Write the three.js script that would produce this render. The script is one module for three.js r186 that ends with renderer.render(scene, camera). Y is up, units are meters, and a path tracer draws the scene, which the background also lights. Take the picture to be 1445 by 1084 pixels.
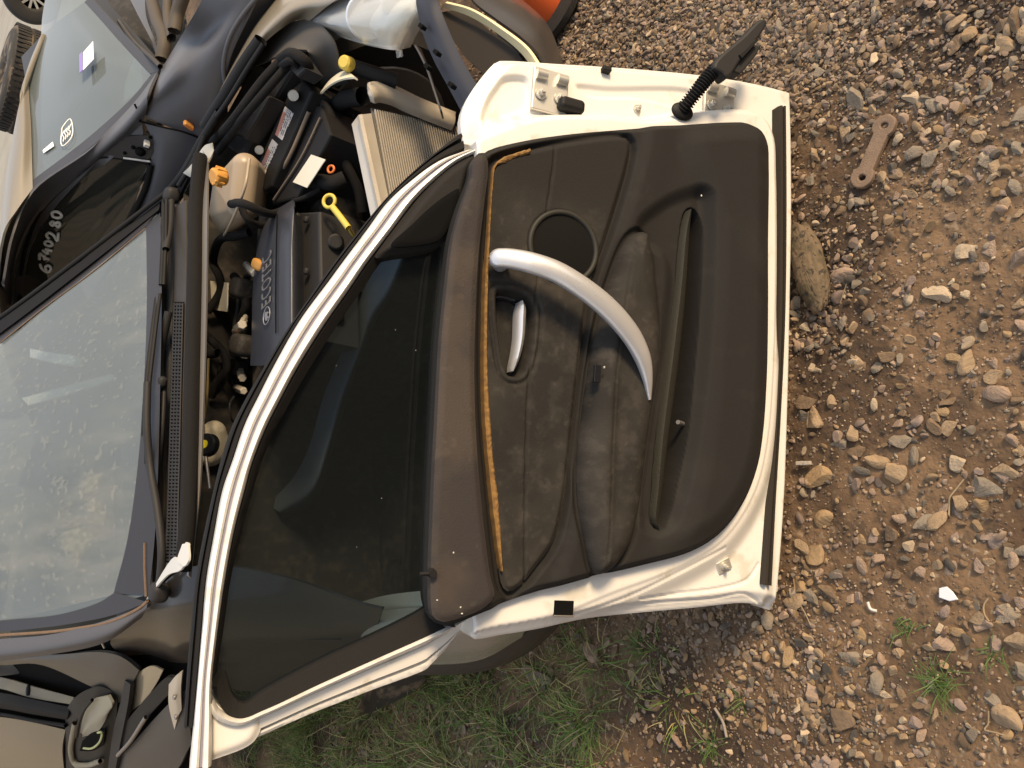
import * as THREE from 'three';
import { mergeGeometries, mergeVertices, toCreasedNormals } from 'three/addons/utils/BufferGeometryUtils.js';
import { RoundedBoxGeometry } from 'three/addons/geometries/RoundedBoxGeometry.js';
import { ConvexGeometry } from 'three/addons/geometries/ConvexGeometry.js';
import { TextGeometry } from 'three/addons/geometries/TextGeometry.js';
import { FontLoader } from 'three/addons/loaders/FontLoader.js';

// ------------------------------------------------------------------ camera, sky, sun, exposure
const EYE = 1.5, PITCH = 41 * Math.PI / 180, ROLL = 12 * Math.PI / 180, FOCAL = 1111;   // a phone held sideways: the picture's left is up
const scene = new THREE.Scene();
const FWD = new THREE.Vector3(0, -Math.sin(PITCH), -Math.cos(PITCH));
const DWN = new THREE.Vector3(0, -Math.cos(PITCH), Math.sin(PITCH));
const XR = new THREE.Vector3(1, 0, 0);
const PUP = XR.clone().multiplyScalar(Math.cos(ROLL)).addScaledVector(DWN, -Math.sin(ROLL));      // picture up
const PRT = XR.clone().multiplyScalar(Math.sin(ROLL)).addScaledVector(DWN, Math.cos(ROLL));       // picture right
const camera = new THREE.PerspectiveCamera(2 * Math.atan(542 / FOCAL) * 180 / Math.PI, 4 / 3, 0.02, 400);
camera.position.set(0, EYE, 0);
camera.up.copy(PUP);
camera.lookAt(camera.position.clone().add(FWD));

const hash0 = (x, y) => { let h = Math.imul(x, 374761393) + Math.imul(y, 668265263); h = Math.imul(h ^ (h >>> 13), 1274126177); return ((h ^ (h >>> 16)) >>> 0) / 4294967296; };
const vn0 = (x, y) => { const xi = Math.floor(x), yi = Math.floor(y), a = x - xi, b = y - yi, u = a * a * (3 - 2 * a), v = b * b * (3 - 2 * b); return (hash0(xi, yi) * (1 - u) + hash0(xi + 1, yi) * u) * (1 - v) + (hash0(xi, yi + 1) * (1 - u) + hash0(xi + 1, yi + 1) * u) * v; };
const fbm0 = (x, y) => { let s = 0, w = .5, t = 0; for (let o = 0; o < 5; o++) { s += w * vn0(x, y); t += w; w *= .5; x = x * 2 + 1.7; y = y * 2 + 9.2; } return s / t; };      // thin cloud, the same sort all over the sky
const sstep0 = v => { const t = Math.max(0, Math.min(1, (v - .35) / .35)); return t * t * (3 - 2 * t); };
const SUN = new THREE.Vector3(0.74, 0.50, 0.45).normalize();
const SKY_LOW = [0.95, 0.88, 0.78], SKY_HIGH = [0.52, 0.67, 0.92], SKY_GAIN = 0.97;
{
  const w = 512, h = 256, d = new Float32Array(w * h * 4);
  for (let j = 0; j < h; j++) for (let i = 0; i < w; i++) {
    const el = ((j + .5) / h - .5) * Math.PI, az = ((i + .5) / w - .5) * 2 * Math.PI;
    const dir = new THREE.Vector3(Math.cos(el) * Math.cos(az), Math.sin(el), Math.cos(el) * Math.sin(az));
    const t = Math.pow(Math.max(0, Math.min(1, el / (Math.PI / 2))), .6), k = (j * w + i) * 4;
    const cl = .80 + .5 * sstep0(fbm0(dir.x * 1.6 / (.35 + Math.max(0, dir.y)) + 7.3, dir.z * 1.6 / (.35 + Math.max(0, dir.y)) + 3.1));
    const g = Math.max(0, dir.dot(SUN)), halo = 1.6 * Math.pow(g, 24) + .5 * Math.pow(g, 5);
    for (let c = 0; c < 3; c++) {
      let v = (SKY_LOW[c] * (1 - t) + SKY_HIGH[c] * t) * cl;
      v += halo * [1, .84, .58][c];
      if (el < 0) v = [.16, .13, .1][c];
      d[k + c] = v * SKY_GAIN;
    }
    d[k + 3] = 1;
  }
  const sky = new THREE.DataTexture(d, w, h, THREE.RGBAFormat, THREE.FloatType);
  sky.mapping = THREE.EquirectangularReflectionMapping; sky.magFilter = THREE.LinearFilter; sky.minFilter = THREE.LinearFilter; sky.needsUpdate = true;
  scene.background = sky; scene.environment = sky; scene.environmentIntensity = 1; scene.backgroundIntensity = 1;
}
const sun = new THREE.DirectionalLight(new THREE.Color().setRGB(1, .75, .47), 3.7);
sun.position.copy(SUN).multiplyScalar(20); sun.castShadow = true; sun.shadow.radius = 24;
sun.shadow.camera.left = sun.shadow.camera.bottom = -8; sun.shadow.camera.right = sun.shadow.camera.top = 8; sun.shadow.camera.far = 60; sun.shadow.mapSize.set(2048, 2048);
scene.add(sun);
const renderer = new THREE.WebGLRenderer({ antialias: true });
renderer.toneMapping = THREE.LinearToneMapping; renderer.toneMappingExposure = 1.2;
renderer.shadowMap.enabled = true;

// ------------------------------------------------------------------ helpers
const V = (x, y, z) => new THREE.Vector3(x, y, z);
let seed = 20240607;
const rnd = () => { seed = (seed + 0x6D2B79F5) | 0; let t = Math.imul(seed ^ (seed >>> 15), 1 | seed); t = (t + Math.imul(t ^ (t >>> 7), 61 | t)) ^ t; return ((t ^ (t >>> 14)) >>> 0) / 4294967296; };
const rr = (a, b) => a + (b - a) * rnd();
const sstep = (a, b, x) => { const t = Math.max(0, Math.min(1, (x - a) / (b - a))); return t * t * (3 - 2 * t); };
const lerp = (a, b, t) => a + (b - a) * t;
const ray = (px, py) => FWD.clone().multiplyScalar(FOCAL).addScaledVector(PUP, 542 - py).addScaledVector(PRT, px - 722.5);
const EYEP = V(0, EYE, 0);
const W = (px, py, h) => { const r = ray(px, py); return r.multiplyScalar((h - EYE) / r.y).add(EYEP); };      // a point at a measured height above the ground
const plane = (p, n) => ({ p, n: n.clone().normalize() });
const I = (px, py, pl, off = 0) => { const r = ray(px, py), p = pl.p.clone().addScaledVector(pl.n, off); return r.multiplyScalar(p.sub(EYEP).dot(pl.n) / r.dot(pl.n)).add(EYEP); };
const WW = list => list.map(q => q.isVector3 ? q : W(...q));

const used = new Map();
function numbered(n) { const k = used.get(n) || 0; used.set(n, k + 1); return k ? n + '_' + String(k).padStart(3, '0') : n; }
const origin = new WeakMap();
function thing(name, label, category, pos = V(0, 0, 0), group) {
  const g = new THREE.Group(); g.name = numbered(name); g.position.copy(pos); g.userData = { label, category };
  if (group) g.userData.group = group;
  origin.set(g, pos.clone()); scene.add(g); return g;
}
function mesh(name, geo, mat) { const m = new THREE.Mesh(geo, mat); m.name = name; m.castShadow = m.receiveShadow = true; return m; }
function part(parent, name, geos, mat, label) {                       // geometry in world space
  const o = origin.get(parent); let g = Array.isArray(geos) ? merge(geos) : geos;
  g.translate(-o.x, -o.y, -o.z);
  const m = mesh(name, g, mat); parent.add(m); origin.set(m, o); if (label) m.userData.label = label; return m;
}
function lone(name, label, category, geos, mat, pos, group) {          // a thing that is one mesh
  let g = Array.isArray(geos) ? merge(geos) : geos;
  g.translate(-pos.x, -pos.y, -pos.z);
  const m = mesh(numbered(name), g, mat); m.position.copy(pos); m.userData = { label, category }; if (group) m.userData.group = group; scene.add(m); return m;
}
function merge(list) {
  const l = list.map(g => { g = g.index ? g.toNonIndexed() : g; for (const k of Object.keys(g.attributes)) if (!['position', 'normal', 'uv'].includes(k)) g.deleteAttribute(k); if (!g.attributes.uv) g.setAttribute('uv', new THREE.BufferAttribute(new Float32Array(g.attributes.position.count * 2), 2)); return g; });
  return mergeGeometries(l);
}
function geoFrom(pos, idx, uv) {
  const g = new THREE.BufferGeometry(); g.setAttribute('position', new THREE.Float32BufferAttribute(pos, 3)); if (uv) g.setAttribute('uv', new THREE.Float32BufferAttribute(uv, 2)); g.setIndex(idx); g.computeVertexNormals(); return g;
}
// a smooth sheet through rows of points, with thickness
function sheet(rows, su = 6, sv = 6, thick = .004) {
  rows = rows.map(WW);
  const along = rows.map(r => { const c = new THREE.CatmullRomCurve3(r, false, 'centripetal'); const o = [], n = (r.length - 1) * su; for (let i = 0; i <= n; i++) o.push(r.length > 2 ? c.getPoint(i / n) : r[0].clone().lerp(r[1], i / n)); return o; });
  const nu = along[0].length, out = [];
  const nv = (rows.length - 1) * sv + 1, cols = [];
  for (let i = 0; i < nu; i++) { const r = along.map(a => a[i]); const c = new THREE.CatmullRomCurve3(r, false, 'centripetal'); const o = []; for (let j = 0; j < nv; j++) o.push(r.length > 2 ? c.getPoint(j / (nv - 1)) : r[0].clone().lerp(r[1], j / (nv - 1))); cols.push(o); }
  const pos = [], uv = [], idx = [];
  let u = 0; for (let i = 0; i < nu; i++) { if (i) u += cols[i][nv >> 1].distanceTo(cols[i - 1][nv >> 1]); let v = 0; for (let j = 0; j < nv; j++) { if (j) v += cols[i][j].distanceTo(cols[i][j - 1]); pos.push(...cols[i][j].toArray()); uv.push(u, v); } }
  for (let i = 0; i < nu - 1; i++) for (let j = 0; j < nv - 1; j++) { const a = i * nv + j, b = a + nv; idx.push(a, b, a + 1, b, b + 1, a + 1); }
  const g = geoFrom(pos, idx, uv);
  if (!thick) return g;
  const nr = g.attributes.normal, sgn = nr.getY((nu >> 1) * nv + (nv >> 1)) >= 0 ? 1 : -1, n0 = pos.length / 3;
  const ids = [...idx];
  for (let k = 0; k < n0; k++) { pos.push(pos[3 * k] - sgn * nr.getX(k) * thick, pos[3 * k + 1] - sgn * nr.getY(k) * thick, pos[3 * k + 2] - sgn * nr.getZ(k) * thick); uv.push(uv[2 * k], uv[2 * k + 1]); }
  for (let k = 0; k < idx.length; k += 3) ids.push(idx[k] + n0, idx[k + 2] + n0, idx[k + 1] + n0);
  const rim = []; for (let i = 0; i < nu; i++) rim.push(i * nv); for (let j = 1; j < nv; j++) rim.push((nu - 1) * nv + j); for (let i = nu - 2; i >= 0; i--) rim.push(i * nv + nv - 1); for (let j = nv - 2; j > 0; j--) rim.push(j);
  const base = pos.length / 3;
  rim.forEach(k => { for (const q of [k, k + n0]) { pos.push(pos[3 * q], pos[3 * q + 1], pos[3 * q + 2]); uv.push(uv[2 * q], uv[2 * q + 1]); } });
  for (let k = 0; k < rim.length; k++) { const a = base + 2 * k, b = base + 2 * ((k + 1) % rim.length); ids.push(a, a + 1, b, b, a + 1, b + 1); }
  return geoFrom(pos, ids, uv);
}
function tube(pts, r, seg = 8, n = 0, closed = false) { pts = WW(pts); return new THREE.TubeGeometry(new THREE.CatmullRomCurve3(pts, closed, 'centripetal'), n || pts.length * 7, r, seg, closed); }
// a block: an outline seen at height h, going straight down, edges rounded
function block(px, h, depth, bev = .006) {
  const p = px.map(q => W(q[0], q[1], h));
  const s = new THREE.Shape(p.map(q => new THREE.Vector2(q.x, -q.z)));
  const g = new THREE.ExtrudeGeometry(s, { depth: depth - 2 * bev, bevelEnabled: bev > 0, bevelSize: bev, bevelThickness: bev, bevelOffset: -bev, bevelSegments: 2, curveSegments: 4 });
  g.rotateX(-Math.PI / 2); g.translate(0, h - depth + bev, 0); return g;
}
function blob(c, r, e, ex = .7, ey = .7, n = 24) {                    // superellipsoid, turned by Euler e
  const g = new THREE.SphereGeometry(1, n, n * .75 | 0), p = g.attributes.position, f = (v, k) => Math.sign(v) * Math.pow(Math.abs(v), k);
  for (let i = 0; i < p.count; i++) { const x = p.getX(i), y = p.getY(i), z = p.getZ(i); p.setXYZ(i, f(x, ex) * r[0], f(y, ey) * r[1], f(z, ex) * r[2]); }
  g.computeVertexNormals(); g.applyMatrix4(new THREE.Matrix4().compose(c, new THREE.Quaternion().setFromEuler(new THREE.Euler(...e)), V(1, 1, 1))); return g;
}
function cyl(a, b, r0, r1 = r0, seg = 20, bev = 0) {
  const L = a.distanceTo(b), pts = bev ? [[0, 0], [r0 - bev, 0], [r0, bev], [r1, L - bev], [r1 - bev, L], [0, L]] : [[0, 0], [r0, 0], [r1, L], [0, L]];
  let g = new THREE.LatheGeometry(pts.map(q => new THREE.Vector2(...q)), seg); g = toCreasedNormals(g, .6);
  g.applyQuaternion(new THREE.Quaternion().setFromUnitVectors(V(0, 1, 0), b.clone().sub(a).normalize())); g.translate(a.x, a.y, a.z); return g;
}
function boxAt(c, size, yaw, pitch = 0, rad = .004) { const g = new RoundedBoxGeometry(size[0], size[1], size[2], 2, Math.min(rad, Math.min(...size) / 2.1)); g.applyMatrix4(new THREE.Matrix4().compose(c, new THREE.Quaternion().setFromEuler(new THREE.Euler(pitch, yaw, 0, 'YXZ')), V(1, 1, 1))); return g; }

// tileable noise
const hash = (x, y, s) => { let h = Math.imul(x, 374761393) + Math.imul(y, 668265263) + Math.imul(s, 1274126177); h = Math.imul(h ^ (h >>> 13), 1274126177); return ((h ^ (h >>> 16)) >>> 0) / 4294967296; };
function vn(x, y, per, s) { const xi = Math.floor(x), yi = Math.floor(y), fx = x - xi, fy = y - yi, m = a => ((a % per) + per) % per, u = fx * fx * (3 - 2 * fx), v = fy * fy * (3 - 2 * fy); return lerp(lerp(hash(m(xi), m(yi), s), hash(m(xi + 1), m(yi), s), u), lerp(hash(m(xi), m(yi + 1), s), hash(m(xi + 1), m(yi + 1), s), u), v); }
function fbm(u, v, per, oct, s) { let a = 0, w = 1, t = 0; for (let o = 0; o < oct; o++) { a += w * vn(u * per, v * per, per, s + o); t += w; w *= .55; per *= 2; } return a / t; }
function tex(n, fn, srgb, size = 1) {
  const d = new Uint8Array(n * n * 4);
  for (let j = 0; j < n; j++) for (let i = 0; i < n; i++) { const c = fn(i / n, j / n); for (let k = 0; k < 3; k++) { let q = Math.max(0, Math.min(1, c[k] ?? c[0])); if (srgb) q = q <= .0031308 ? q * 12.92 : 1.055 * Math.pow(q, 1 / 2.4) - .055; d[(j * n + i) * 4 + k] = q * 255; } d[(j * n + i) * 4 + 3] = 255; }
  const t = new THREE.DataTexture(d, n, n); t.wrapS = t.wrapT = THREE.RepeatWrapping; t.magFilter = THREE.LinearFilter; t.minFilter = THREE.LinearMipmapLinearFilter; t.generateMipmaps = true; if (srgb) t.colorSpace = THREE.SRGBColorSpace; t.repeat.set(1 / size, 1 / size); t.needsUpdate = true; return t;
}
const mixc = (a, b, t) => a.map((q, k) => lerp(q, b[k], t));
const col = (r, g, b) => new THREE.Color().setRGB(r, g, b);
const std = (c, rough, metal = 0, more = {}) => new THREE.MeshStandardMaterial({ color: col(...c), roughness: rough, metalness: metal, side: THREE.DoubleSide, ...more });
const phy = (c, rough, metal = 0, more = {}) => new THREE.MeshPhysicalMaterial({ color: col(...c), roughness: rough, metalness: metal, side: THREE.DoubleSide, ...more });

// ------------------------------------------------------------------ materials
const grainT = tex(256, (u, v) => [fbm(u, v, 48, 2, 3)], false, .06);
const dustR = tex(512, (u, v) => [.5 + .5 * fbm(u, v, 7, 5, 9)], false, .5);
const trimMap = tex(1024, (u, v) => { const a = fbm(u, v, 6, 6, 21), b = fbm(u, v, 24, 4, 33), s = sstep(.5, .85, a) * .45 + sstep(.6, .8, b) * .35; return mixc([.0195, .018, .0165], [.031, .0285, .025], s); }, true, .9);
const dirtyInsert = tex(1024, (u, v) => { const a = fbm(u, v, 14, 6, 41), b = fbm(u, v, 70, 4, 52), c = fbm(u, v, 6, 3, 58), where = 1 - sstep(.53, .62, u + .12 * (c - .5)), s = (sstep(.3, .85, a) * .5 + sstep(.45, .85, b) * .45 + sstep(.66, .8, fbm(u, v, 110, 3, 63)) * .3) * where; return mixc([.0205, .0185, .016], [.056, .049, .041], s); }, true, 1.4);   // mud and scuffs on the rear half
dirtyInsert.offset.set(.5, .5);
const paintMap = tex(512, (u, v) => { const b = fbm(u, v, 16, 5, 61); return mixc([.80, .775, .71], [.62, .56, .45], sstep(.6, .85, b) * .7); }, true, .6);
const rustMap = tex(256, (u, v) => { const b = fbm(u, v, 10, 5, 71); return mixc([.16, .105, .07], [.28, .19, .125], b); }, true, .15);
const M = {
  white: phy([1, 1, 1], .34, 0, { map: paintMap, clearcoat: .5, clearcoatRoughness: .25 }),
  trim: phy([1, 1, 1], .8, 0, { specularIntensity: .45, map: trimMap, bumpMap: grainT, bumpScale: .00022 }),
  insert: phy([1, 1, 1], .8, 0, { specularIntensity: .45, map: dirtyInsert, bumpMap: grainT, bumpScale: .0003 }),
  insertClean: std([.042, .036, .029], .75, 0, { bumpMap: grainT, bumpScale: .0006 }),
  belt: phy([1, 1, 1], .8, 0, { specularIntensity: .5, map: tex(1024, (u, v) => { const a = fbm(u, v, 4, 6, 81), b = fbm(u, v, 40, 3, 85); return mixc([.040, .034, .032], [.082, .064, .05], sstep(.5, .75, a) * .6 + sstep(.7, .8, b) * .3); }, true, .8), bumpMap: grainT, bumpScale: .0005 }),
  foam: std([1, 1, 1], .95, 0, { map: tex(256, (u, v) => mixc([.30, .165, .045], [.16, .085, .03], fbm(u, v, 14, 4, 91)), true, .1) }),
  pocket: phy([.035, .033, .025], .6, 0, { specularIntensity: .6, bumpMap: grainT, bumpScale: .0004 }),
  black: phy([.012, .011, .0105], .6, 0, { specularIntensity: .5 }), rubber: phy([.013, .012, .0115], .8, 0, { specularIntensity: .4, bumpMap: grainT, bumpScale: .0005 }), gloss: std([.012, .012, .014], .22),
  grille: phy([.006, .006, .006], 1, 0, { specularIntensity: .2 }), ring: phy([.026, .0245, .019], .6, 0, { specularIntensity: .7 }),
  silver: std([.66, .65, .65], .42, .55, { roughnessMap: dustR }), chrome: std([.75, .74, .72], .14, 1), zinc: std([.60, .57, .50], .38, .55),
  steel: std([.30, .28, .26], .5, .7), alu: std([.58, .52, .43], .55, .45, { roughnessMap: dustR }),
  sealer: std([.30, .29, .36], .5),
  tint: phy([.34, .40, .41], .02, 0, { transmission: .985, thickness: 0, ior: 1.5 }),
  screen: phy([.29, .34, .35], .07, 0, { transmission: .66, thickness: 0, ior: 1.52, roughnessMap: dustR }),
  sideglass: phy([.14, .14, .12], .05, 0, { transmission: .8, thickness: 0 }),
  frit: std([.03, .028, .030], .4),
  charcoal: phy([.036, .032, .030], .5, .2, { clearcoat: .45, clearcoatRoughness: .22 }),
  bluegrey: phy([.078, .076, .082], .6, .15, { clearcoat: .35, clearcoatRoughness: .3 }),
  nearWing: phy([.024, .021, .019], .45, .1, { clearcoat: .4, clearcoatRoughness: .12, specularIntensity: .6 }), radTan: std([.5, .44, .35], .6, 0, { roughnessMap: dustR }),
  plastic: phy([.024, .0225, .022], .6, 0, { specularIntensity: .6 }), plasticDusty: phy([.055, .049, .044], .8, 0, { specularIntensity: .5, roughnessMap: dustR }),
  cover: phy([.034, .036, .044], .5, 0, { specularIntensity: .7, roughnessMap: dustR }),
  engine: std([1, 1, 1], .75, .1, { map: tex(256, (u, v) => mixc([.016, .014, .011], [.05, .04, .03], sstep(.4, .85, fbm(u, v, 12, 5, 111))), true, .3) }),
  tank: phy([.40, .31, .21], .38, 0, { transmission: .12, thickness: 0 }),
  orange: std([.60, .28, .05], .5), yellow: std([.64, .48, .08], .5), label: std([.72, .66, .52], .6), paper: std([.86, .84, .84], .6), purple: std([.25, .2, .5], .6),
  lens: phy([.95, .95, .93], .06, 0, { transmission: .85, thickness: 0, ior: 1.5 }), lensHazy: phy([.62, .58, .49], .2, 0, { transmission: .6, thickness: 0 }), reflector: std([.78, .77, .74], .38, .6),
  amber: phy([.9, .45, .12], .15, 0, { transmission: .5, thickness: 0 }),
  rust: std([1, 1, 1], .85, .05, { map: rustMap, bumpMap: grainT, bumpScale: .001 }),
  beige: std([.45, .38, .27], .8), seat: std([.09, .09, .09], .85), dash: std([.05, .05, .052], .7),
  cone: std([.85, .14, .03], .5), coneWhite: std([.85, .84, .8], .5), tyre: std([.026, .023, .02], .85, 0, { bumpMap: grainT, bumpScale: .001 }), tyreDirty: std([1, 1, 1], .9, 0, { map: tex(256, (u, v) => mixc([.03, .026, .02], [.16, .12, .08], sstep(.4, .75, fbm(u, v, 8, 4, 121))), true, .4) }),
  concrete: std([1, 1, 1], .9, 0, { map: tex(512, (u, v) => mixc([.36, .33, .27], [.26, .23, .18], fbm(u, v, 8, 6, 131)), true, 2.5) }),
  chalk: std([.93, .92, .88], .8), smear: phy([.5, .5, .38], .9, 0, { transmission: .72, thickness: 0 }),
  shed: std([.34, .32, .28], .6, .2),
};
M.white.side = THREE.DoubleSide;

// ------------------------------------------------------------------ the ground, one sheet, fine where it is near
const groundH = (x, z) => { const d = Math.hypot(x, z + .8), k = 1 - sstep(2, 5, d); return k * (.022 * (fbm(x * .25 + 10.5, z * .25 + 10.5, 8, 3, 7) - .5) + .012 * (fbm(x + 20, z + 20, 40, 3, 17) - .5) + .006 * (vn(x * 55, z * 55, 4096, 19) - .5)) - .012 * k; };
const soilT = tex(1024, (u, v) => { const a = fbm(u, v, 5, 6, 141), b = fbm(u, v, 60, 3, 151), c = vn(u * 210, v * 210, 210, 161), d = fbm(u, v, 3, 4, 171); let k = mixc([.080, .047, .025], [.185, .113, .060], sstep(.3, .7, a)); k = mixc(k, [.23, .148, .082], sstep(.5, .75, d) * .5); k = mixc(k, [.06, .041, .028], sstep(.55, .75, b) * .5); return mixc(k, [.27, .20, .13], sstep(.8, .92, c) * .7); }, true, 1.6);
const soilB = tex(512, (u, v) => [fbm(u, v, 50, 4, 181)], false, .5);
const soilM = std([1, 1, 1], .95, 0, { map: soilT, bumpMap: soilB, bumpScale: .004 });
let ground;
{
  const axis = (lo, hi, step) => { const o = []; for (let v = lo; v <= hi + 1e-6; v += step) o.push(v); let s = step; for (let v = hi; v < 130;) { s *= 1.35; v += s; o.push(v); } s = step; for (let v = lo; v > -130;) { s *= 1.35; v -= s; o.unshift(v); } return o; };
  const xs = axis(-2.2, 2, .013), zs = axis(-3, -.2, .013), pos = [], uv = [], idx = [];
  xs.forEach(x => zs.forEach(z => { pos.push(x, groundH(x, z), z); uv.push(x, z); }));
  const n = zs.length; for (let i = 0; i < xs.length - 1; i++) for (let j = 0; j < n - 1; j++) { const a = i * n + j, b = a + n; idx.push(a, a + 1, b, b, a + 1, b + 1); }
  const gg = geoFrom(pos, idx, uv), darkSpot = W(1165, 500, 0), vc = []; for (let k = 0; k < pos.length; k += 3) { const x = pos[k], z = pos[k + 2], e = fbm(x * .5 + 30.2, z * .5 + 30.2, 8, 5, 611), r = Math.hypot(x - darkSpot.x, (z - darkSpot.z) * 1.3), w = .5 * sstep(.50, .60, e + .16 * (1 - sstep(.05, .26, r)) - .02); vc.push(1 - w, 1 - w, 1 - w * .96); }
  gg.setAttribute('color', new THREE.Float32BufferAttribute(vc, 3)); soilM.vertexColors = true;   // noise-edged darker patches in the soil colour, one beside the door
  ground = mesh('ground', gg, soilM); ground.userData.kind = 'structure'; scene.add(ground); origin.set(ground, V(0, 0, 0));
}

// ------------------------------------------------------------------ THE DOOR, standing on its lower edge and leaning back on the car
const BL = W(1092, 862, .012), BR = W(1108, 135, .012), LEAN = 21 * Math.PI / 180;
const E1 = BR.clone().sub(BL).setY(0).normalize(), NH = V(-E1.z, 0, E1.x);
if (NH.z < 0) NH.negate();
const E2 = V(0, 1, 0).multiplyScalar(Math.cos(LEAN)).addScaledVector(NH, -Math.sin(LEAN)), EN = E1.clone().cross(E2);
const DO = BL.clone().lerp(BR, .5);
const door = thing('car_door', 'white car door with black inner trim standing upright, leaning against the dark car', 'car door', DO);
door.quaternion.setFromRotationMatrix(new THREE.Matrix4().makeBasis(E1, E2, EN));
const doorPl = plane(DO, EN);
const toDoor = w => { const q = w.clone().sub(DO); return V(q.dot(E1), q.dot(E2), q.dot(EN)); };
const fromDoor = (a, b, c) => DO.clone().addScaledVector(E1, a).addScaledVector(E2, b).addScaledVector(EN, c);
const D = (px, py, c) => toDoor(I(px, py, doorPl, c));
const dpart = (name, geos, mat, parent = door, label) => { const m = mesh(name, Array.isArray(geos) ? merge(geos) : geos, mat); parent.add(m); if (label) m.userData.label = label; return m; };
// smooth outline in pixels -> polygon on the door at depth c with a signed distance
function curve(px, closed, n) { const c = new THREE.CatmullRomCurve3(px.map(q => V(q[0], q[1], 0)), closed, 'centripetal'); return c.getSpacedPoints(n); }
function outline(px, c, n = 140, sharp = false) {
  const pts = (sharp ? px.map(q => V(q[0], q[1], 0)) : curve(px, true, n).slice(0, n)).map(q => { const d = D(q.x, q.y, c); return [d.x, d.y]; });
  const m = pts.length; let area = 0; pts.forEach((p, i) => { const q = pts[(i + 1) % m]; area += p[0] * q[1] - q[0] * p[1]; });
  if (area < 0) pts.reverse();
  const xs = pts.map(p => p[0]), ys = pts.map(p => p[1]);
  const near = (a, b) => { let best = 1e9, nx = 0, ny = 0, ins = false;
    for (let i = 0, j = m - 1; i < m; j = i++) { const ax = pts[j][0], ay = pts[j][1], bx = pts[i][0], by = pts[i][1], dx = bx - ax, dy = by - ay; let t = ((a - ax) * dx + (b - ay) * dy) / (dx * dx + dy * dy || 1e-12); t = t < 0 ? 0 : t > 1 ? 1 : t; const qx = ax + t * dx, qy = ay + t * dy, d = (a - qx) ** 2 + (b - qy) ** 2; if (d < best) { best = d; nx = qx; ny = qy; } if ((ay > b) !== (by > b) && a < dx * (b - ay) / (by - ay) + ax) ins = !ins; }
    const s = Math.sqrt(best); return { d: ins ? s : -s, x: nx, y: ny }; };
  return { pts, near, sd: (a, b) => near(a, b).d, box: [Math.min(...xs), Math.min(...ys), Math.max(...xs), Math.max(...ys)] };
}
// a moulded panel: a height field inside an outline, its rim turned down to `rim`
function relief(P, hfn, cell, rim) {
  const [x0, y0, x1, y1] = P.box, nx = Math.ceil((x1 - x0) / cell) + 2, ny = Math.ceil((y1 - y0) / cell) + 2, ox = x0 - cell * .5, oy = y0 - cell * .5;
  const S = []; for (let i = 0; i <= nx; i++) for (let j = 0; j <= ny; j++) S.push(P.near(ox + i * cell, oy + j * cell));
  const pos = [], uv = [], idx = [], id = new Int32Array(S.length).fill(-1);
  const vert = (i, j) => { const k = i * (ny + 1) + j; if (id[k] < 0) { const s = S[k]; let a = ox + i * cell, b = oy + j * cell, d = s.d; if (d < 0) { a = s.x; b = s.y; d = 0; } id[k] = pos.length / 3; pos.push(a, b, hfn(a, b, d)); uv.push(a, b); } return id[k]; };
  const edge = new Map();
  for (let i = 0; i < nx; i++) for (let j = 0; j < ny; j++) {
    const q = [[i, j], [i + 1, j], [i + 1, j + 1], [i, j + 1]]; if (!q.some(([a, b]) => S[a * (ny + 1) + b].d > 0)) continue;
    const [a, b, c, d] = q.map(([u, v]) => vert(u, v)); idx.push(a, b, c, a, c, d);
    for (const [p, r] of [[a, b], [b, c], [c, d], [d, a]]) { if (edge.has(r * 1e7 + p)) edge.delete(r * 1e7 + p); else edge.set(p * 1e7 + r, [p, r]); }
  }
  for (const [p, r] of edge.values()) { const k = pos.length / 3; for (const q of [p, r]) { pos.push(pos[3 * q], pos[3 * q + 1], pos[3 * q + 2], pos[3 * q], pos[3 * q + 1], rim); uv.push(uv[2 * q], uv[2 * q + 1], uv[2 * q], uv[2 * q + 1] + .01); } idx.push(k, k + 1, k + 2, k + 2, k + 1, k + 3); }
  return geoFrom(pos, idx, uv);
}
// a band between two pixel lines lying at depth c, with a cross-section prof = [[t, height], ...]
function band(A, B, c, prof, n = 80, closed = false) {
  const a = curve(A, closed, n), b = curve(B, closed, n), pos = [], uv = [], idx = [], m = prof.length; let u = 0, last;
  for (let i = 0; i <= n; i++) { const p = D(a[i].x, a[i].y, c), q = D(b[i].x, b[i].y, c); if (last) u += p.distanceTo(last); last = p;
    prof.forEach(([t, h]) => { const f = typeof h === 'function' ? h(i / n) : h; pos.push(lerp(p.x, q.x, t), lerp(p.y, q.y, t), f); uv.push(u, t * p.distanceTo(q)); }); }
  for (let i = 0; i < n; i++) for (let j = 0; j < m - 1; j++) { const k = i * m + j; idx.push(k, k + 1, k + m, k + m, k + 1, k + m + 1); }
  return toCreasedNormals(geoFrom(pos, idx, uv), .7);
}
const fill = (px, c0, c1, at, bev = .003, n = 60, sharp = false) => {                   // a slab from depth c0 up to c1
  const P = outline(px, at, n, sharp), s = new THREE.Shape(P.pts.map(q => new THREE.Vector2(...q)));
  const g = new THREE.ExtrudeGeometry(s, { depth: c1 - c0 - (bev ? 2 * bev : 0), bevelEnabled: bev > 0, bevelSize: bev, bevelThickness: bev, bevelOffset: -bev, bevelSegments: 2 }); g.translate(0, 0, c0 + bev); return g; };

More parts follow.
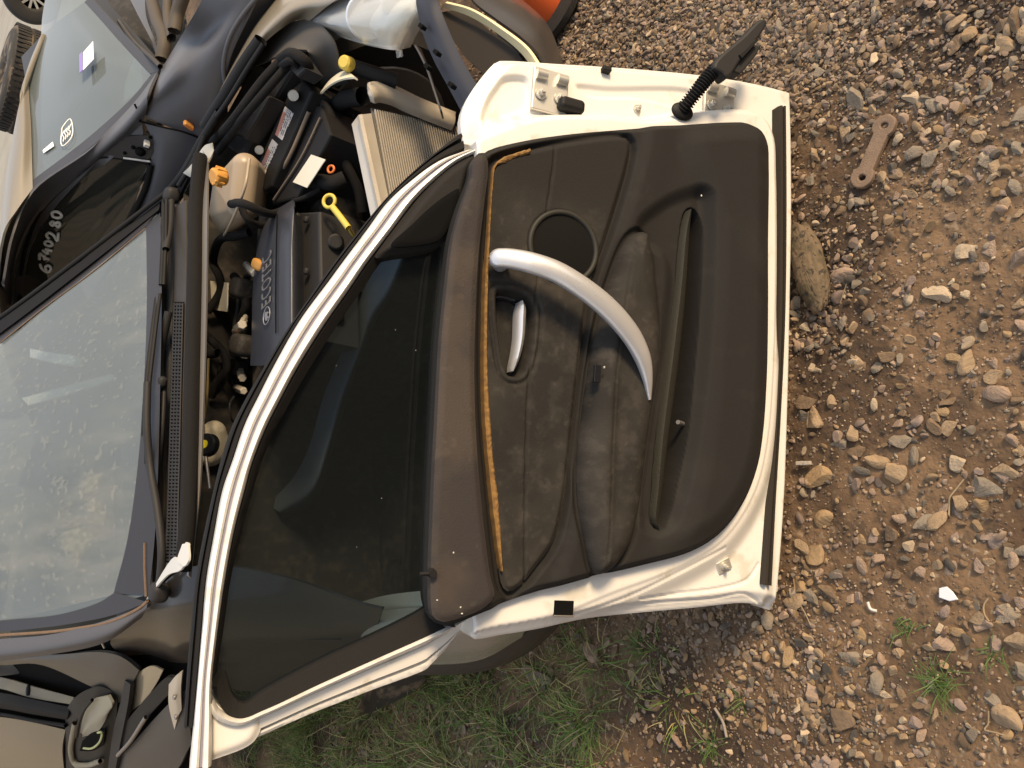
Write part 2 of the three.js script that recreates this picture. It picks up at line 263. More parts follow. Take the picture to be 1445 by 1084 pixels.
// --- shell: pressed white inner steel, stepped down to the outer skin
const CF = .085;
const skinPx = [[650, 168], [660, 138], [692, 95], [702, 87], [715, 86], [780, 90], [900, 98], [1000, 108], [1075, 121], [1106, 130], [1110, 134], [1112, 160], [1114, 300], [1112, 420], [1109, 560], [1104, 700], [1097, 800], [1092, 846], [1089, 860], [1084, 861], [1066, 853], [1040, 848], [960, 855], [870, 863], [800, 870], [740, 882], [700, 888], [652, 893], [650, 872], [640, 820], [640, 700], [646, 500], [655, 300], [655, 215]];
const skinO = outline(skinPx, .012, 260), flangeO = outline([[640, 215], [655, 205], [700, 184], [760, 166], [830, 163], [870, 165], [915, 170], [960, 163], [1010, 157], [1055, 156], [1080, 166], [1093, 192], [1096, 240], [1097, 400], [1093, 540], [1086, 620], [1072, 684], [1048, 732], [1018, 768], [975, 795], [925, 818], [870, 838], [800, 866], [740, 880], [690, 889], [640, 905], [560, 900], [590, 500]], CF, 200);
const hollowO = outline([[1050, 758], [1072, 740], [1078, 780], [1076, 815], [1062, 826], [1030, 832], [960, 836], [905, 842], [930, 826], [985, 800]], .05, 80);
const hingeRec = outline([[700, 118], [712, 105], [745, 106], [752, 120], [750, 150], [735, 160], [680, 172], [684, 145]], .05, 60), hingeRec2 = outline([[812, 118], [860, 120], [980, 126], [985, 140], [970, 152], [900, 140], [830, 136]], .05, 60);
const trimPx = [[681, 219], [690, 212], [735, 200], [800, 190], [880, 183], [960, 177], [1030, 173], [1053, 174], [1071, 184], [1082, 206], [1084, 240], [1083, 350], [1083, 450], [1081, 540], [1076, 612], [1068, 660], [1048, 710], [1016, 752], [975, 778], [900, 799], [820, 818], [740, 840], [680, 862], [640, 878], [622, 881], [608, 872], [603, 852], [603, 800], [607, 690], [612, 590], [618, 480], [626, 400], [634, 335], [646, 292], [662, 250], [668, 222]];
const underO = outline(trimPx, CF, 160);
const front = (a, b) => Math.max(sstep(-.12, .06, a), 1 - sstep(.034, .07, b));
const creases = [[[900, 845], [960, 838], [1020, 830], [1056, 818], [1072, 796]], [[862, 856], [940, 850], [1010, 845], [1052, 838], [1070, 846], [1082, 856]], [[806, 866], [880, 840], [950, 806], [1016, 772]]].map(l => curve(l, false, 40).map(q => D(q.x, q.y, .06)));
const creaseD = (a, b) => { let m = 1; for (const l of creases) for (let i = 1; i < l.length; i++) { const p = l[i - 1], q = l[i], dx = q.x - p.x, dy = q.y - p.y, t = Math.max(0, Math.min(1, ((a - p.x) * dx + (b - p.y) * dy) / (dx * dx + dy * dy))), e = Math.hypot(a - p.x - t * dx, b - p.y - t * dy); if (e < m) m = e; } return m; };
const shellH = (a, b) => {
  const f = flangeO.sd(a, b), o = skinO.sd(a, b); let h;
  if (f > 0) h = CF - .004 * (1 - sstep(0, .006, f));
  else h = lerp(CF - .004, lerp(.058, .046, front(a, b)), sstep(0, lerp(.05, .022, front(a, b)), -f));
  if (f < 0) { h -= lerp(.012, .03, front(a, b)) * (1 - sstep(.004, .026, o)); h -= .0035 * (1 - sstep(.0008, .0034, creaseD(a, b))); h -= .010 * sstep(0, .01, hingeRec.sd(a, b)) + .006 * sstep(0, .008, hingeRec2.sd(a, b)); }
  h = lerp(h, .011, sstep(.008, .014, underO.sd(a, b)));
  return h - .004 * (1 - sstep(0, .004, o));
};
const shell = dpart('inner_shell', relief(skinO, (a, b) => shellH(a, b), .0030, .002), M.white);
dpart('outer_skin', fill(skinPx, -.012, .008, .01, .003, 200), M.white);

// --- window frame: black outer seal, two white ridges with a grey sealer line between, black inner run
const outerLine = [[652, 183], [620, 208], [580, 243], [545, 278], [510, 320], [470, 371], [442, 411], [404, 466], [368, 525], [345, 566], [326, 606], [311, 655], [302, 692], [289, 750], [276, 820], [269, 890], [263, 960], [259, 1030], [256, 1090]];
const whiteOut = [[655, 214], [616, 229], [576, 258], [547, 285], [518, 324], [482, 372], [466, 394], [424, 451], [390, 510], [367, 555], [346, 598], [329, 648], [314, 692], [302, 755], [291, 820], [285, 890], [279, 960], [273, 1025], [267, 1086]];
const whiteIn = [[676, 214], [646, 229], [612, 256], [584, 284], [553, 325], [517, 372], [494, 406], [455, 462], [420, 518], [394, 566], [374, 606], [355, 655], [345, 692], [330, 750], [317, 820], [307, 890], [299, 960], [299, 1015], [299, 1078]];
const innerRun = [[690, 216], [655, 240], [620, 268], [594, 296], [562, 338], [528, 382], [505, 416], [467, 472], [432, 528], [406, 574], [385, 614], [366, 662], [355, 700], [340, 755], [325, 822], [315, 892], [306, 950], [305, 962], [309, 985]];
const wo2 = whiteOut, wi2 = whiteIn;
const mid = (A, B, t) => A.map((q, i) => [lerp(q[0], B[i][0], t), lerp(q[1], B[i][1], t)]);
dpart('outer_seal', band(outerLine.slice(0, 18), whiteOut.slice(0, 18), .05, [[-.02, .0], [0, .03], [.12, .046], [.3, .05], [.36, .042], [.46, .042], [.52, .052], [.85, .054], [1.02, .046], [1.03, .01]], 120), M.rubber);
const frame = dpart('window_frame', [
  band(wo2, wi2, .06, [[0, .02], [0, .056], [.08, .066], [.3, .07], [.42, .066]], 120),
  band(wo2, wi2, .06, [[.56, .066], [.62, .071], [.82, .073], [.96, .068], [1, .058], [1, .02]], 120)], M.white);
dpart('sealer_line', band(wo2, wi2, .06, [[.41, .064], [.44, .0635], [.54, .0635], [.57, .066]], 120), M.sealer);
dpart('glass_run', band(wi2.slice(0, 17), innerRun.slice(0, 17), .055, [[-.02, .06], [.2, .062], [.5, .058], [1, .05], [1.05, .03]], 120), M.rubber);
// rear leg of the frame, wide pressed steel running from the top corner down to the belt
const rOut = [[267, 1086], [290, 1079], [360, 1048], [441, 1012], [523, 980], [606, 948], [610, 944], [640, 912], [652, 895]];
const rCrease = [[280, 1068], [310, 1062], [370, 1032], [445, 998], [525, 963], [590, 932], [612, 925], [640, 905], [660, 890]];
const rIn = [[299, 975], [318, 1008], [345, 1016], [372, 1004], [450, 968], [530, 932], [600, 901], [625, 889], [655, 874]];
const rIn0 = [[300, 985], [311, 1003], [338, 1014], [372, 1002], [450, 966], [530, 930], [600, 899], [625, 887], [655, 872]];
dpart('frame_rear_leg', [
  band(rOut, rIn0, .055, [[0, .005], [0, .036], [.12, .040], [.2, .040], [.25, .030], [.3, .030], [.34, .046], [.72, .050], [.76, .046], [.8, .050], [.84, .062], [.95, .068], [1, .058], [1, .02]], 90)], M.white);
const cornerPx = [[272, 1087], [280, 1050], [286, 1000], [296, 980], [300, 984], [306, 996], [318, 1006], [345, 1014], [372, 1003], [360, 1048], [300, 1076]];
dpart('frame_corner', relief(outline(cornerPx, .055, 80), (a, b, d) => .045 + .008 * sstep(0, .012, d), .004, .01), M.white);
dpart('rear_run', band([[306, 960], [309, 990], [325, 1010], [350, 1012], [450, 966], [530, 931], [600, 900], [628, 887]], [[318, 950], [330, 985], [345, 994], [370, 978], [450, 935], [530, 898], [590, 868], [606, 858]], .05, [[-.02, .054], [.1, .058], [.3, .056], [.6, .052], [1, .047], [1.02, .02]], 70), M.rubber);

// --- glass
const glassPx = [[600, 262], [560, 335], [500, 410], [425, 530], [375, 610], [345, 690], [322, 800], [310, 880], [300, 960], [302, 985], [325, 1004], [370, 996], [460, 955], [560, 912], [625, 885], [640, 860], [640, 600], [650, 400], [668, 250]];
dpart('window_glass', relief(outline(glassPx, .035, 160), (a, b) => .034 - .012 * (b - .8) * (b - .8), .03, .0305), M.tint);

// --- trim panel
const CT = .100;
const trimO = outline(trimPx, CT, 220);
const insertPx = [[690, 240], [697, 231], [735, 218], [800, 204], [870, 196], [882, 199], [886, 208], [882, 235], [868, 285], [850, 340], [830, 400], [818, 470], [806, 570], [797, 650], [790, 710], [776, 765], [752, 800], [728, 828], [714, 834], [706, 826], [700, 792], [690, 700], [681, 600], [678, 500], [680, 400], [684, 320]];
const insertO = outline(insertPx, CT, 170);
const beltSide = outline([[600, 160], [672, 205], [686, 226], [676, 320], [668, 420], [666, 500], [668, 600], [676, 700], [686, 800], [694, 860], [640, 960], [560, 960]], CT, 120);
const ridgeO = outline([[905, 185], [900, 215], [885, 270], [866, 330], [846, 400], [834, 480], [826, 580], [816, 660], [806, 730], [790, 780], [770, 830], [760, 900], [900, 1000], [1200, 900], [1300, 500], [1200, 100], [960, 60], [915, 120]], CT, 220);
const hollowBig = outline([[890, 318], [925, 285], [960, 268], [984, 264], [998, 276], [1001, 310], [1000, 400], [994, 500], [984, 590], [972, 660], [958, 715], [944, 745], [920, 757], [900, 750], [892, 720], [900, 640], [916, 540], [930, 440], [930, 370], [905, 350]], CT, 140);
const slotO = outline([[966, 300], [975, 293], [984, 297], [990, 318], [990, 360], [986, 450], [978, 540], [970, 610], [958, 670], [946, 718], [934, 744], [924, 748], [918, 738], [919, 700], [926, 620], [940, 520], [952, 420], [958, 340]], CT, 140);
const armPx = [[880, 340], [893, 331], [904, 332], [910, 350], [916, 400], [922, 460], [922, 520], [912, 580], [902, 650], [893, 720], [880, 768], [860, 798], [842, 810], [832, 806], [822, 770], [813, 720], [811, 650], [818, 590], [828, 520], [840, 460], [856, 400]];
const armO = outline(armPx, CT, 140);
const bowlO = outline([[830, 400], [860, 340], [900, 318], [925, 340], [945, 420], [945, 520], [925, 620], [910, 720], [880, 800], [845, 825], [815, 800], [800, 720], [800, 640], [812, 540]], CT, 120);
const cupPx = [[698, 412], [708, 410], [726, 413], [745, 424], [751, 440], [751, 465], [746, 500], [739, 522], [728, 534], [712, 532], [705, 515], [700, 480], [696, 440]];
const cupO = outline(cupPx, CT, 90);
const spk = D(791, 352, CT), SR = .068;
const trimH = (a, b, d) => {
  let h = CT + .013 * sstep(0, .012, d);
  const bl = beltSide.sd(a, b); h += .012 * sstep(-.016, .010, bl) - .012 * sstep(.05, .085, bl) * 0;
  const ins = insertO.sd(a, b); h -= .014 * (1 - sstep(.003, .011, Math.abs(ins + .003))); const inDeep = sstep(.003, .006, ins);
  const rg = ridgeO.sd(a, b); h += .006 * sstep(-.010, .02, rg) - .005 * sstep(.015, .09, rg);
  const am = armO.sd(a, b); h -= .007 * (1 - sstep(.002, .010, Math.abs(am + .002)));
  const bo = bowlO.sd(a, b); h -= .007 * sstep(0, .04, bo);
  const lower = D1(a, b); h += .014 * lower * sstep(.0, .05, d);
  const hb = hollowBig.sd(a, b); h -= .042 * sstep(-.004, .026, hb) * (.35 + .65 * lower);
  const sl = slotO.sd(a, b); h -= .105 * sstep(0, .0075, sl);
  h = lerp(h, CT - .032, inDeep);
  return Math.max(h, .0155);
};
// how far a point belongs to the outer, lower half of the panel (the map pocket's front)
const pocketC = outline([[960, 150], [975, 230], [990, 268], [1002, 330], [998, 450], [988, 590], [970, 690], [950, 750], [915, 800], [890, 860], [930, 1000], [1250, 900], [1350, 500], [1250, 60], [1000, 40], [955, 100]], CT, 200);
function D1(a, b) { return sstep(-.04, .03, pocketC.sd(a, b)); }
const trim = dpart('trim_panel', relief(trimO, trimH, .0022, CF - .006), M.trim);

// belt pad along the window, dusty brown-grey
const beltPx = [[668, 224], [681, 219], [687, 228], [682, 290], [674, 360], [670, 440], [668, 520], [671, 620], [679, 720], [690, 810], [696, 842], [680, 858], [640, 874], [622, 877], [610, 869], [607, 850], [607, 800], [611, 690], [616, 590], [622, 480], [630, 400], [638, 338], [650, 294], [664, 252]];
dpart('belt_pad', relief(outline(beltPx, .125, 150), (a, b, d) => .129 + .0045 * sstep(0, .009, d), .004, .11), M.belt);
dpart('belt_seal', band([[666, 232], [650, 285], [634, 338], [625, 400], [617, 480], [611, 590], [606, 690], [602, 800], [603, 850], [612, 878]], [[678, 236], [664, 285], [648, 338], [640, 400], [632, 480], [626, 590], [621, 690], [618, 800], [620, 850], [630, 878]], .06, [[0, .02], [0, .07], [.3, .085], [.8, .11], [1, .11]], 70), M.rubber);
// insert in two pieces with a stitched seam between them
const seamPx = [[779, 200], [776, 240], [768, 300], [757, 380], [750, 450], [742, 530], [738, 600], [736, 680], [736, 760], [737, 840]];
const seamC = curve(seamPx, false, 90).map(q => D(q.x, q.y, CT));
const seamD = (a, b) => { let m = 1e9, s = 1; for (let i = 1; i < seamC.length; i++) { const p = seamC[i - 1], q = seamC[i], dx = q.x - p.x, dy = q.y - p.y, t = Math.max(0, Math.min(1, ((a - p.x) * dx + (b - p.y) * dy) / (dx * dx + dy * dy))), e = Math.hypot(a - p.x - t * dx, b - p.y - t * dy); if (e < m) { m = e; s = Math.sign(dx * (b - p.y) - dy * (a - p.x)); } } return [m, s]; };
const insH = (a, b, d) => { let h = CT + .009 + .006 * sstep(0, .008, d); h -= .004 * (1 - sstep(.0006, .0022, seamD(a, b)[0])); const c = cupO.sd(a, b); h -= .034 * sstep(-.001, .010, c); h -= .004 * (1 - sstep(.001, .004, Math.abs(c + .010))); const s = Math.hypot(a - spk.x, b - spk.y); h -= .006 * (1 - sstep(SR - .004, SR, s)); h += .003 * Math.sin(a * 9 + b * 7); return h; };
dpart('trim_insert', relief(insertO, insH, .0026, CT - .004), M.insert);
// perished foam showing along the insert's upper edge
{
  const A = [[742, 216], [720, 222], [700, 231], [692, 240], [688, 270], [684, 330], [680, 400], [678, 480], [678, 540], [680, 600], [685, 660], [690, 710], [697, 770], [702, 805]];
  const B = A.map((q, i) => [q[0] + [1.5, 3, 3.4, 3.2, 3, 3, 3.6, 5, 6, 7.5, 7.5, 7.5, 6, 2.5][i] + rr(-.8, .8), q[1] + (i < 3 ? 5 : 0)]);
  const g = band(A, B, CT, [[-.1, .1], [0, .116], [.3, .1185], [.7, .1185], [1, .116], [1.1, .1]], 150), p = g.attributes.position;
  for (let i = 0; i < p.count; i++) p.setXYZ(i, p.getX(i) + .0012 * Math.sin(p.getY(i) * 900) * Math.sin(p.getY(i) * 210), p.getY(i), p.getZ(i) + .0025 * vn(p.getX(i) * 300 + 50, p.getY(i) * 300 + 500, 4096, 5)); g.computeVertexNormals();
  dpart('foam_edge', g, M.foam, door, 'ochre strip of perished foam along the edge of the trim insert');
}
// speaker
{
  const pts = [[SR - .0005, 0], [SR, .006], [SR - .003, .009], [SR - .008, .009], [SR - .010, .005], [SR - .010, 0]].map(q => new THREE.Vector2(...q));
  const g = new THREE.LatheGeometry(pts, 64); g.rotateX(Math.PI / 2); g.translate(spk.x, spk.y, CT + .008);
  const ring = dpart('speaker', g, M.ring);
  const N = 256, gt = tex(N, (u, v) => { const q = ((u * 64 % 1) - .5) ** 2 + ((v * 64 % 1) - .5) ** 2; return q < .12 ? [.003, .003, .003] : [.013, .012, .011]; }, true, .11);
  const c = new THREE.SphereGeometry(.30, 48, 16, 0, Math.PI * 2, 0, Math.asin((SR - .009) / .30)); c.rotateX(Math.PI / 2); c.translate(spk.x, spk.y, CT + .012 - .30 * Math.cos(Math.asin((SR - .009) / .30)) + .000);
  const uvA = c.attributes.uv, pp = c.attributes.position; for (let i = 0; i < pp.count; i++) uvA.setXY(i, pp.getX(i), pp.getY(i));
  dpart('speaker_grille', c, phy([1, 1, 1], 1, 0, { map: gt, specularIntensity: .3 }), ring);
}
// door handle
{
  const cupM = dpart('handle_cup', relief(outline([[701, 418], [710, 415], [725, 418], [741, 427], [746, 442], [746, 464], [741, 498], [735, 517], [726, 527], [715, 526], [709, 512], [704, 480], [700, 442]], CT, 80), (a, b, d) => CT - .012 - .012 * sstep(0, .012, d), .003, CT - .03), M.gloss);
  dpart('handle_lever', band([[734, 425], [730, 440], [729, 460], [728, 480], [725, 500], [722, 515], [721, 524]], [[738, 425], [743, 434], [743, 455], [741, 478], [736, 500], [730, 516], [724, 525]], CT + .01, [[0, CT - .01], [0, CT + .004], [.15, CT + .012], [.5, CT + .016], [.85, CT + .012], [1, CT + .004], [1, CT - .01]], 40), M.silver, cupM);
}
// armrest with its seam and switch recess
{
  const sA = [[884, 350], [872, 400], [860, 470], [853, 520], [848, 590], [845, 660], [843, 730], [841, 800]].map(q => D(q[0], q[1], CT)), sc = new THREE.CatmullRomCurve3(sA).getPoints(60);
  const sd = (a, b) => { let m = 1e9, s = 1; for (let i = 1; i < sc.length; i++) { const p = sc[i - 1], q = sc[i], dx = q.x - p.x, dy = q.y - p.y, t = Math.max(0, Math.min(1, ((a - p.x) * dx + (b - p.y) * dy) / (dx * dx + dy * dy))), e = Math.hypot(a - p.x - t * dx, b - p.y - t * dy); if (e < m) { m = e; s = Math.sign(dx * (b - p.y) - dy * (a - p.x)); } } return m; };
  const sgn = (a, b) => { let m = 1e9, s = 0; for (let i = 1; i < sc.length; i++) { const p = sc[i - 1], q = sc[i], e = Math.hypot(a - p.x, b - p.y); if (e < m) { m = e; s = (q.x - p.x) * (b - p.y) - (q.y - p.y) * (a - p.x); s /= Math.hypot(q.x - p.x, q.y - p.y); } } return -s * side; };
  const rp = D(905, 600, CT), side = 1;
  const sw = outline([[838, 480], [862, 472], [866, 490], [858, 560], [848, 600], [822, 600], [828, 540]], CT, 60);
  const arm = dpart('armrest', relief(armO, (a, b, d) => { const t = sstep(-.012, .012, sgn(a, b)), q = lerp(Math.min(1, d / .040), Math.min(1, d / .046), t); let h = CT + .008 + .044 * Math.sqrt(1 - (1 - q) * (1 - q)) * lerp(.86, 1, t); h -= .0025 * (1 - sstep(.0005, .002, sd(a, b))); return h; }, .0026, CT - .004), M.insert);
  const c = D(841, 528, CT + .045); dpart('switch_recess', boxAt(V(c.x, c.y, CT + .049), [.03, .012, .006], .0, 0, .001).rotateZ(0), M.gloss, arm);
  const c2 = D(851, 519, CT + .05); dpart('switch_clip', boxAt(V(c2.x, c2.y, CT + .054), [.004, .003, .004], 0, 0, .001), M.zinc, arm);
}
// map pocket lining: the back wall seen down in the slot, sloping away from us
dpart('map_pocket', band([[969, 298], [962, 330], [955, 400], [943, 500], [929, 610], [922, 690], [919, 735], [925, 747]], [[984, 296], [988, 330], [985, 420], [976, 520], [962, 620], [951, 690], [942, 735], [931, 747]], CT, [[-.12, CT - .02], [-.04, CT + .008], [.06, CT + .013], [.35, CT + .004], [.7, CT - .02], [1, CT - .075]], 90), M.pocket);
dpart('pocket_shade_floor', relief(outline([[970, 302], [975, 296], [984, 300], [988, 318], [988, 360], [984, 450], [976, 540], [968, 610], [956, 668], [944, 716], [933, 741], [925, 745], [921, 738], [922, 700], [929, 620], [943, 520], [955, 420], [961, 340]], .06, 120), (a, b, d) => .021 - .003 * sstep(0, .01, d), .006, .016), phy([.008, .007, .0065], 1, 0, { specularIntensity: .15 }));  // near-black colour paints in the shadow deep in the slot
{ const p = D(963, 597, CT); dpart('pocket_peg', cyl(V(p.x, p.y - .008, CT - .01), V(p.x, p.y + .012, CT + .004), .004, .004, 12), M.steel); }
// silver pull handle, an arch standing off the panel
{
  const ctr = [[692, 363], [715, 366], [742, 374], [775, 388], [806, 408], [838, 433], [864, 458], [885, 483], [902, 512], [912, 540], [918, 564]].map(q => D(q[0], q[1], .145));
  const wid = [.021, .0225, .024, .025, .0255, .026, .0258, .024, .019, .011, .004], c = new THREE.CatmullRomCurve3(ctr, false, 'centripetal'), wc = new THREE.CatmullRomCurve3(wid.map((q, i) => V(i, q, 0)));
  const N = 120, R = 24, pos = [], idx = [], uv = [];
  for (let i = 0; i <= N; i++) {
    const t = i / N, p = c.getPoint(t), d = c.getTangent(t).setZ(0).normalize(), sd = V(-d.y, d.x, 0), rnd0 = Math.sqrt(Math.max(0, 1 - (1 - Math.min(1, t / .05)) ** 2)), hw = wc.getPoint(t).y * .74 * (.15 + .85 * rnd0), ht = .0115 * (.3 + .7 * rnd0) * (1 - .55 * sstep(.75, 1, t));
    p.z = lerp(.131, .140, t) + .040 * Math.sin(Math.PI * Math.min(1, .06 + t * .94));
    for (let j = 0; j <= R; j++) { const a = j / R * Math.PI * 2, co = Math.cos(a), si = Math.sin(a), q = p.clone().addScaledVector(sd, Math.sign(co) * Math.pow(Math.abs(co), .85) * hw); q.z += Math.sign(si) * Math.pow(Math.abs(si), .9) * ht; pos.push(...q.toArray()); uv.push(t * .4, j / R * .06); }
  }
  for (let i = 0; i < N; i++) for (let j = 0; j < R; j++) { const k = i * (R + 1) + j; idx.push(k, k + 1, k + R + 1, k + 1, k + R + 2, k + R + 1); }
  const p0 = ctr[1].clone(), p1 = ctr[10];
  dpart('pull_handle', [geoFrom(pos, idx, uv), cyl(V(p0.x, p0.y, .1), V(p0.x, p0.y, .132), .013, .013, 20)], M.silver);
}
// mirror triangle cover
{
  const tri = [[679, 216], [660, 220], [628, 240], [600, 268], [570, 305], [540, 345], [530, 362], [560, 358], [600, 352], [626, 343], [640, 320], [652, 290], [662, 250], [672, 224]];
  const cv = dpart('mirror_cover', relief(outline(tri, .07, 110), (a, b, d) => .064 + .014 * sstep(0, .012, d), .004, .03), M.trim);
  dpart('tweeter_panel', relief(outline([[648, 266], [638, 270], [610, 290], [580, 318], [552, 346], [590, 346], [620, 338], [634, 318], [644, 292]], .08, 70), (a, b, d) => .079 + .003 * sstep(0, .006, d), .004, .06), M.grille, cv);
}
// lock button on the belt pad
{ const p = D(610, 809, .135), q = D(603, 809, .14); dpart('lock_button', [cyl(V(p.x, p.y, .128), V(p.x, p.y, .142), .0075, .006, 16), cyl(V(p.x, p.y, .137), V(p.x - .002, p.y + .02, .137), .0032, .0032, 12)], M.black); }
// bottom shut seal and rusty hem
dpart('bottom_seal', band([[1098, 150], [1098, 300], [1097, 450], [1091, 600], [1084, 700], [1075, 825]], [[1110, 150], [1111, 300], [1109, 450], [1102, 600], [1096, 700], [1090, 827]], .065, [[0, .04], [0, .064], [.15, .069], [.4, .069], [.45, .063], [.6, .063], [.65, .068], [.9, .066], [1, .058], [1, .03]], 70), phy([.036, .030, .023], .85, 0, { specularIntensity: .4 }), door, 'dusty rubber seal along the bottom edge');
dpart('lower_hem', band([[1104, 136], [1106, 300], [1105, 450], [1102, 600], [1097, 720], [1091, 835]], [[1110, 136], [1113, 300], [1111, 450], [1107, 600], [1102, 720], [1095, 835]], .02, [[0, .01], [0, .022], [.3, .0265], [.7, .0265], [1, .018], [1, .0]], 80), std([1, 1, 1], .6, 0, { map: tex(512, (u, v) => { const a = fbm(u, v, 24, 5, 191); return mixc([.74, .7, .62], [.17, .10, .05], sstep(.5, .62, a) * .9); }, true, .25) }), door, 'chipped and rusting lower hem');
// fittings on the shut faces
const surf = (px, py, c = .05) => { const p = D(px, py, c), e = .006, h = shellH(p.x, p.y), n = V(shellH(p.x - e, p.y) - shellH(p.x + e, p.y), shellH(p.x, p.y - e) - shellH(p.x, p.y + e), 2 * e); n.x = Math.max(-.8 * n.z, Math.min(.8 * n.z, n.x)); n.y = 0; return { p: V(p.x, p.y, h), n: n.normalize() }; };
const onto = (g, s, lift = 0) => { g.applyQuaternion(new THREE.Quaternion().setFromUnitVectors(V(0, 0, 1), s.n)); g.translate(s.p.x + s.n.x * lift, s.p.y + s.n.y * lift, s.p.z + s.n.z * lift); return g; };
const bolt = (s, r = .0085, lift = 0) => { const w = new THREE.CylinderGeometry(r * 1.35, r * 1.4, .003, 24), h = new THREE.CylinderGeometry(r * .82, r * .86, .009, 6), t = new THREE.CylinderGeometry(r * .45, r * .45, .006, 12); w.translate(0, .0015, 0); h.translate(0, .0065, 0); t.translate(0, .012, 0); const g = merge([w, h, t]); g.rotateX(Math.PI / 2); return onto(g, s, lift); };
for (const [cx, cy, dy] of [[775, 131, 0], [1013, 147, 0]]) {
  const s = surf(cx, cy), mid2 = s.p.clone();
  const plate = onto(new RoundedBoxGeometry(.072, .085, .008, 2, .003).rotateZ(-Math.PI / 2 + .0).scale(1, 1, 1), s, .006);
  const hg = dpart('hinge', [plate, ...[-.019, .019].map(k => { const g = new THREE.CylinderGeometry(.0095, .0095, .02, 20); g.translate(0, k * 1.1, 0); const q = s.n.clone(); g.rotateZ(0); onto(g, s, .018); g.translate(.026, 0, -.004); return g; })], M.zinc);
  for (const k of [-.019, .019]) { const t = { p: s.p.clone().add(V(-.010, k, .004)), n: s.n }; dpart('bolt', bolt(t, .0085, .008), M.zinc, hg); }
}
dpart('hinge_screw', bolt(surf(900, 153), .006, 0), M.zinc);
{ const s = surf(808, 147, .07); dpart('check_block', [onto(new RoundedBoxGeometry(.026, .052, .034, 3, .009), s, .012)], M.black); }
{ const s = surf(848, 107, .03); dpart('edge_clip', onto(new RoundedBoxGeometry(.010, .018, .014, 2, .002), s, .006), M.black); }
{ const s = surf(1016, 797, .05); const g = dpart('bracket', onto(new RoundedBoxGeometry(.024, .03, .006, 2, .002).rotateZ(.5), s, .003), M.zinc); dpart('bolt', bolt({ p: s.p.clone(), n: s.n }, .006, .006), M.zinc, g); }
{ const p = D(790, 857, .07), hz = shellH(p.x, p.y); const hole = dpart('latch_hole', boxAt(V(p.x, p.y, hz), [.026, .036, .003], .0, 0, .001), M.grille); dpart('latch_plate', boxAt(V(p.x - .012, p.y, hz + .002), [.003, .036, .006], 0, 0, .001), M.steel, hole); }
// wiring loom out of the hinge face, with its connector held off the door
{
  const loomPts = [D(962, 157, .086), D(970, 146, .10), D(984, 128, .118), D(998, 110, .130), D(1010, 97, .138)];
  const c = new THREE.CatmullRomCurve3(loomPts), N = 110, R = 14, pos = [], idx = [], uv = [], fr = c.computeFrenetFrames(N, false);
  for (let i = 0; i <= N; i++) { const p = c.getPointAt(i / N), r = .0125 + .0022 * Math.sign(Math.sin(i / N * Math.PI * 2 * 18)) * Math.pow(Math.abs(Math.sin(i / N * Math.PI * 36)), .6); for (let j = 0; j <= R; j++) { const a = j / R * Math.PI * 2, q = p.clone().addScaledVector(fr.normals[i], Math.cos(a) * r).addScaledVector(fr.binormals[i], Math.sin(a) * r); pos.push(...q.toArray()); uv.push(i / N * .1, j / R * .08); } }
  for (let i = 0; i < N; i++) for (let j = 0; j < R; j++) { const k = i * (R + 1) + j; idx.push(k, k + R + 1, k + 1, k + 1, k + R + 1, k + R + 2); }
  const loom = dpart('wiring_loom', geoFrom(pos, idx, uv), M.rubber);
  const b = D(962, 158, .086); dpart('grommet', blob(V(b.x, b.y, .088), [.018, .024, .008], [0, 0, 0], 1, 1, 24), M.black, loom);
  const conn = dpart('connector', [fill([[1001, 101], [1003, 92], [1014, 80], [1040, 58], [1066, 33], [1073, 32], [1075, 38], [1070, 50], [1052, 74], [1036, 94], [1026, 110], [1019, 115], [1013, 109]], .122, .154, .138, .005, 60), fill([[1028, 104], [1040, 88], [1060, 66], [1068, 70], [1064, 80], [1048, 100], [1040, 108]], .118, .146, .135, .003, 30, true)], M.plastic, loom);
  const ins2 = fill([[1040, 80], [1062, 58], [1066, 61], [1044, 85]], .15, .158, .15, .001, 20, true); dpart('connector_lever', ins2, M.black, conn);
}

// specks of grit and paint on the glass and the trim
{
  const l = []; const dot = (x, y, c, r) => { const p = D(x, y, c), g = new THREE.IcosahedronGeometry(r, 0); g.scale(rr(.7, 1.5), rr(.7, 1.3), .4); g.translate(p.x, p.y, c); return g; };
  for (let k = 0; k < 5; k++) { const y = rr(420, 960), x = lerp(330 + (960 - y) * .18, 600, rnd()), p = D(x, y, .034); l.push(dot(x, y, .0355 - .012 * (p.y - .8) * (p.y - .8), rr(.0004, .0009))); }
  for (const [x, y, c] of [[617, 847, .1335], [650, 857, .1335], [652, 866, .1335], [640, 780, .1335], [896, 292, .113], [990, 276, .12], [1053, 420, .127]]) l.push(dot(x, y, c, rr(.0012, .0018)));
  const m = dpart('specks', l, std([.6, .58, .52], .8)); m.userData.kind = 'stuff';
}

// ------------------------------------------------------------------ THE NEAR CAR, dark, bonnet gone
const BLc = W(207, 848, .87), BRc = W(240, 275, .87);
const LAT = BRc.clone().sub(BLc).setY(0).normalize(), BACK = V(LAT.z, 0, -LAT.x); if (BACK.z > 0) BACK.negate();
const SC = plane(BLc, V(0, Math.cos(.50), 0).addScaledVector(BACK, -Math.sin(.50)));
const carPos = BLc.clone().lerp(BRc, .5).addScaledVector(BACK, -.4).setY(0);
const car = thing('wrecked_car', 'dark car without its bonnet, engine bay open, behind the white door', 'car', carPos);
const S0 = (px, py, off = 0) => I(px, py, SC, off);
const S = (px, py, off = 0) => { const lo = lerp(848, 892, (207 - px) / 207), hi = lerp(300, 476, (222 - px) / 222), f = Math.max(0, Math.min(1, (py - hi) / (lo - hi))); return S0(px, py, off + .05 * Math.sin(f * Math.PI)); };
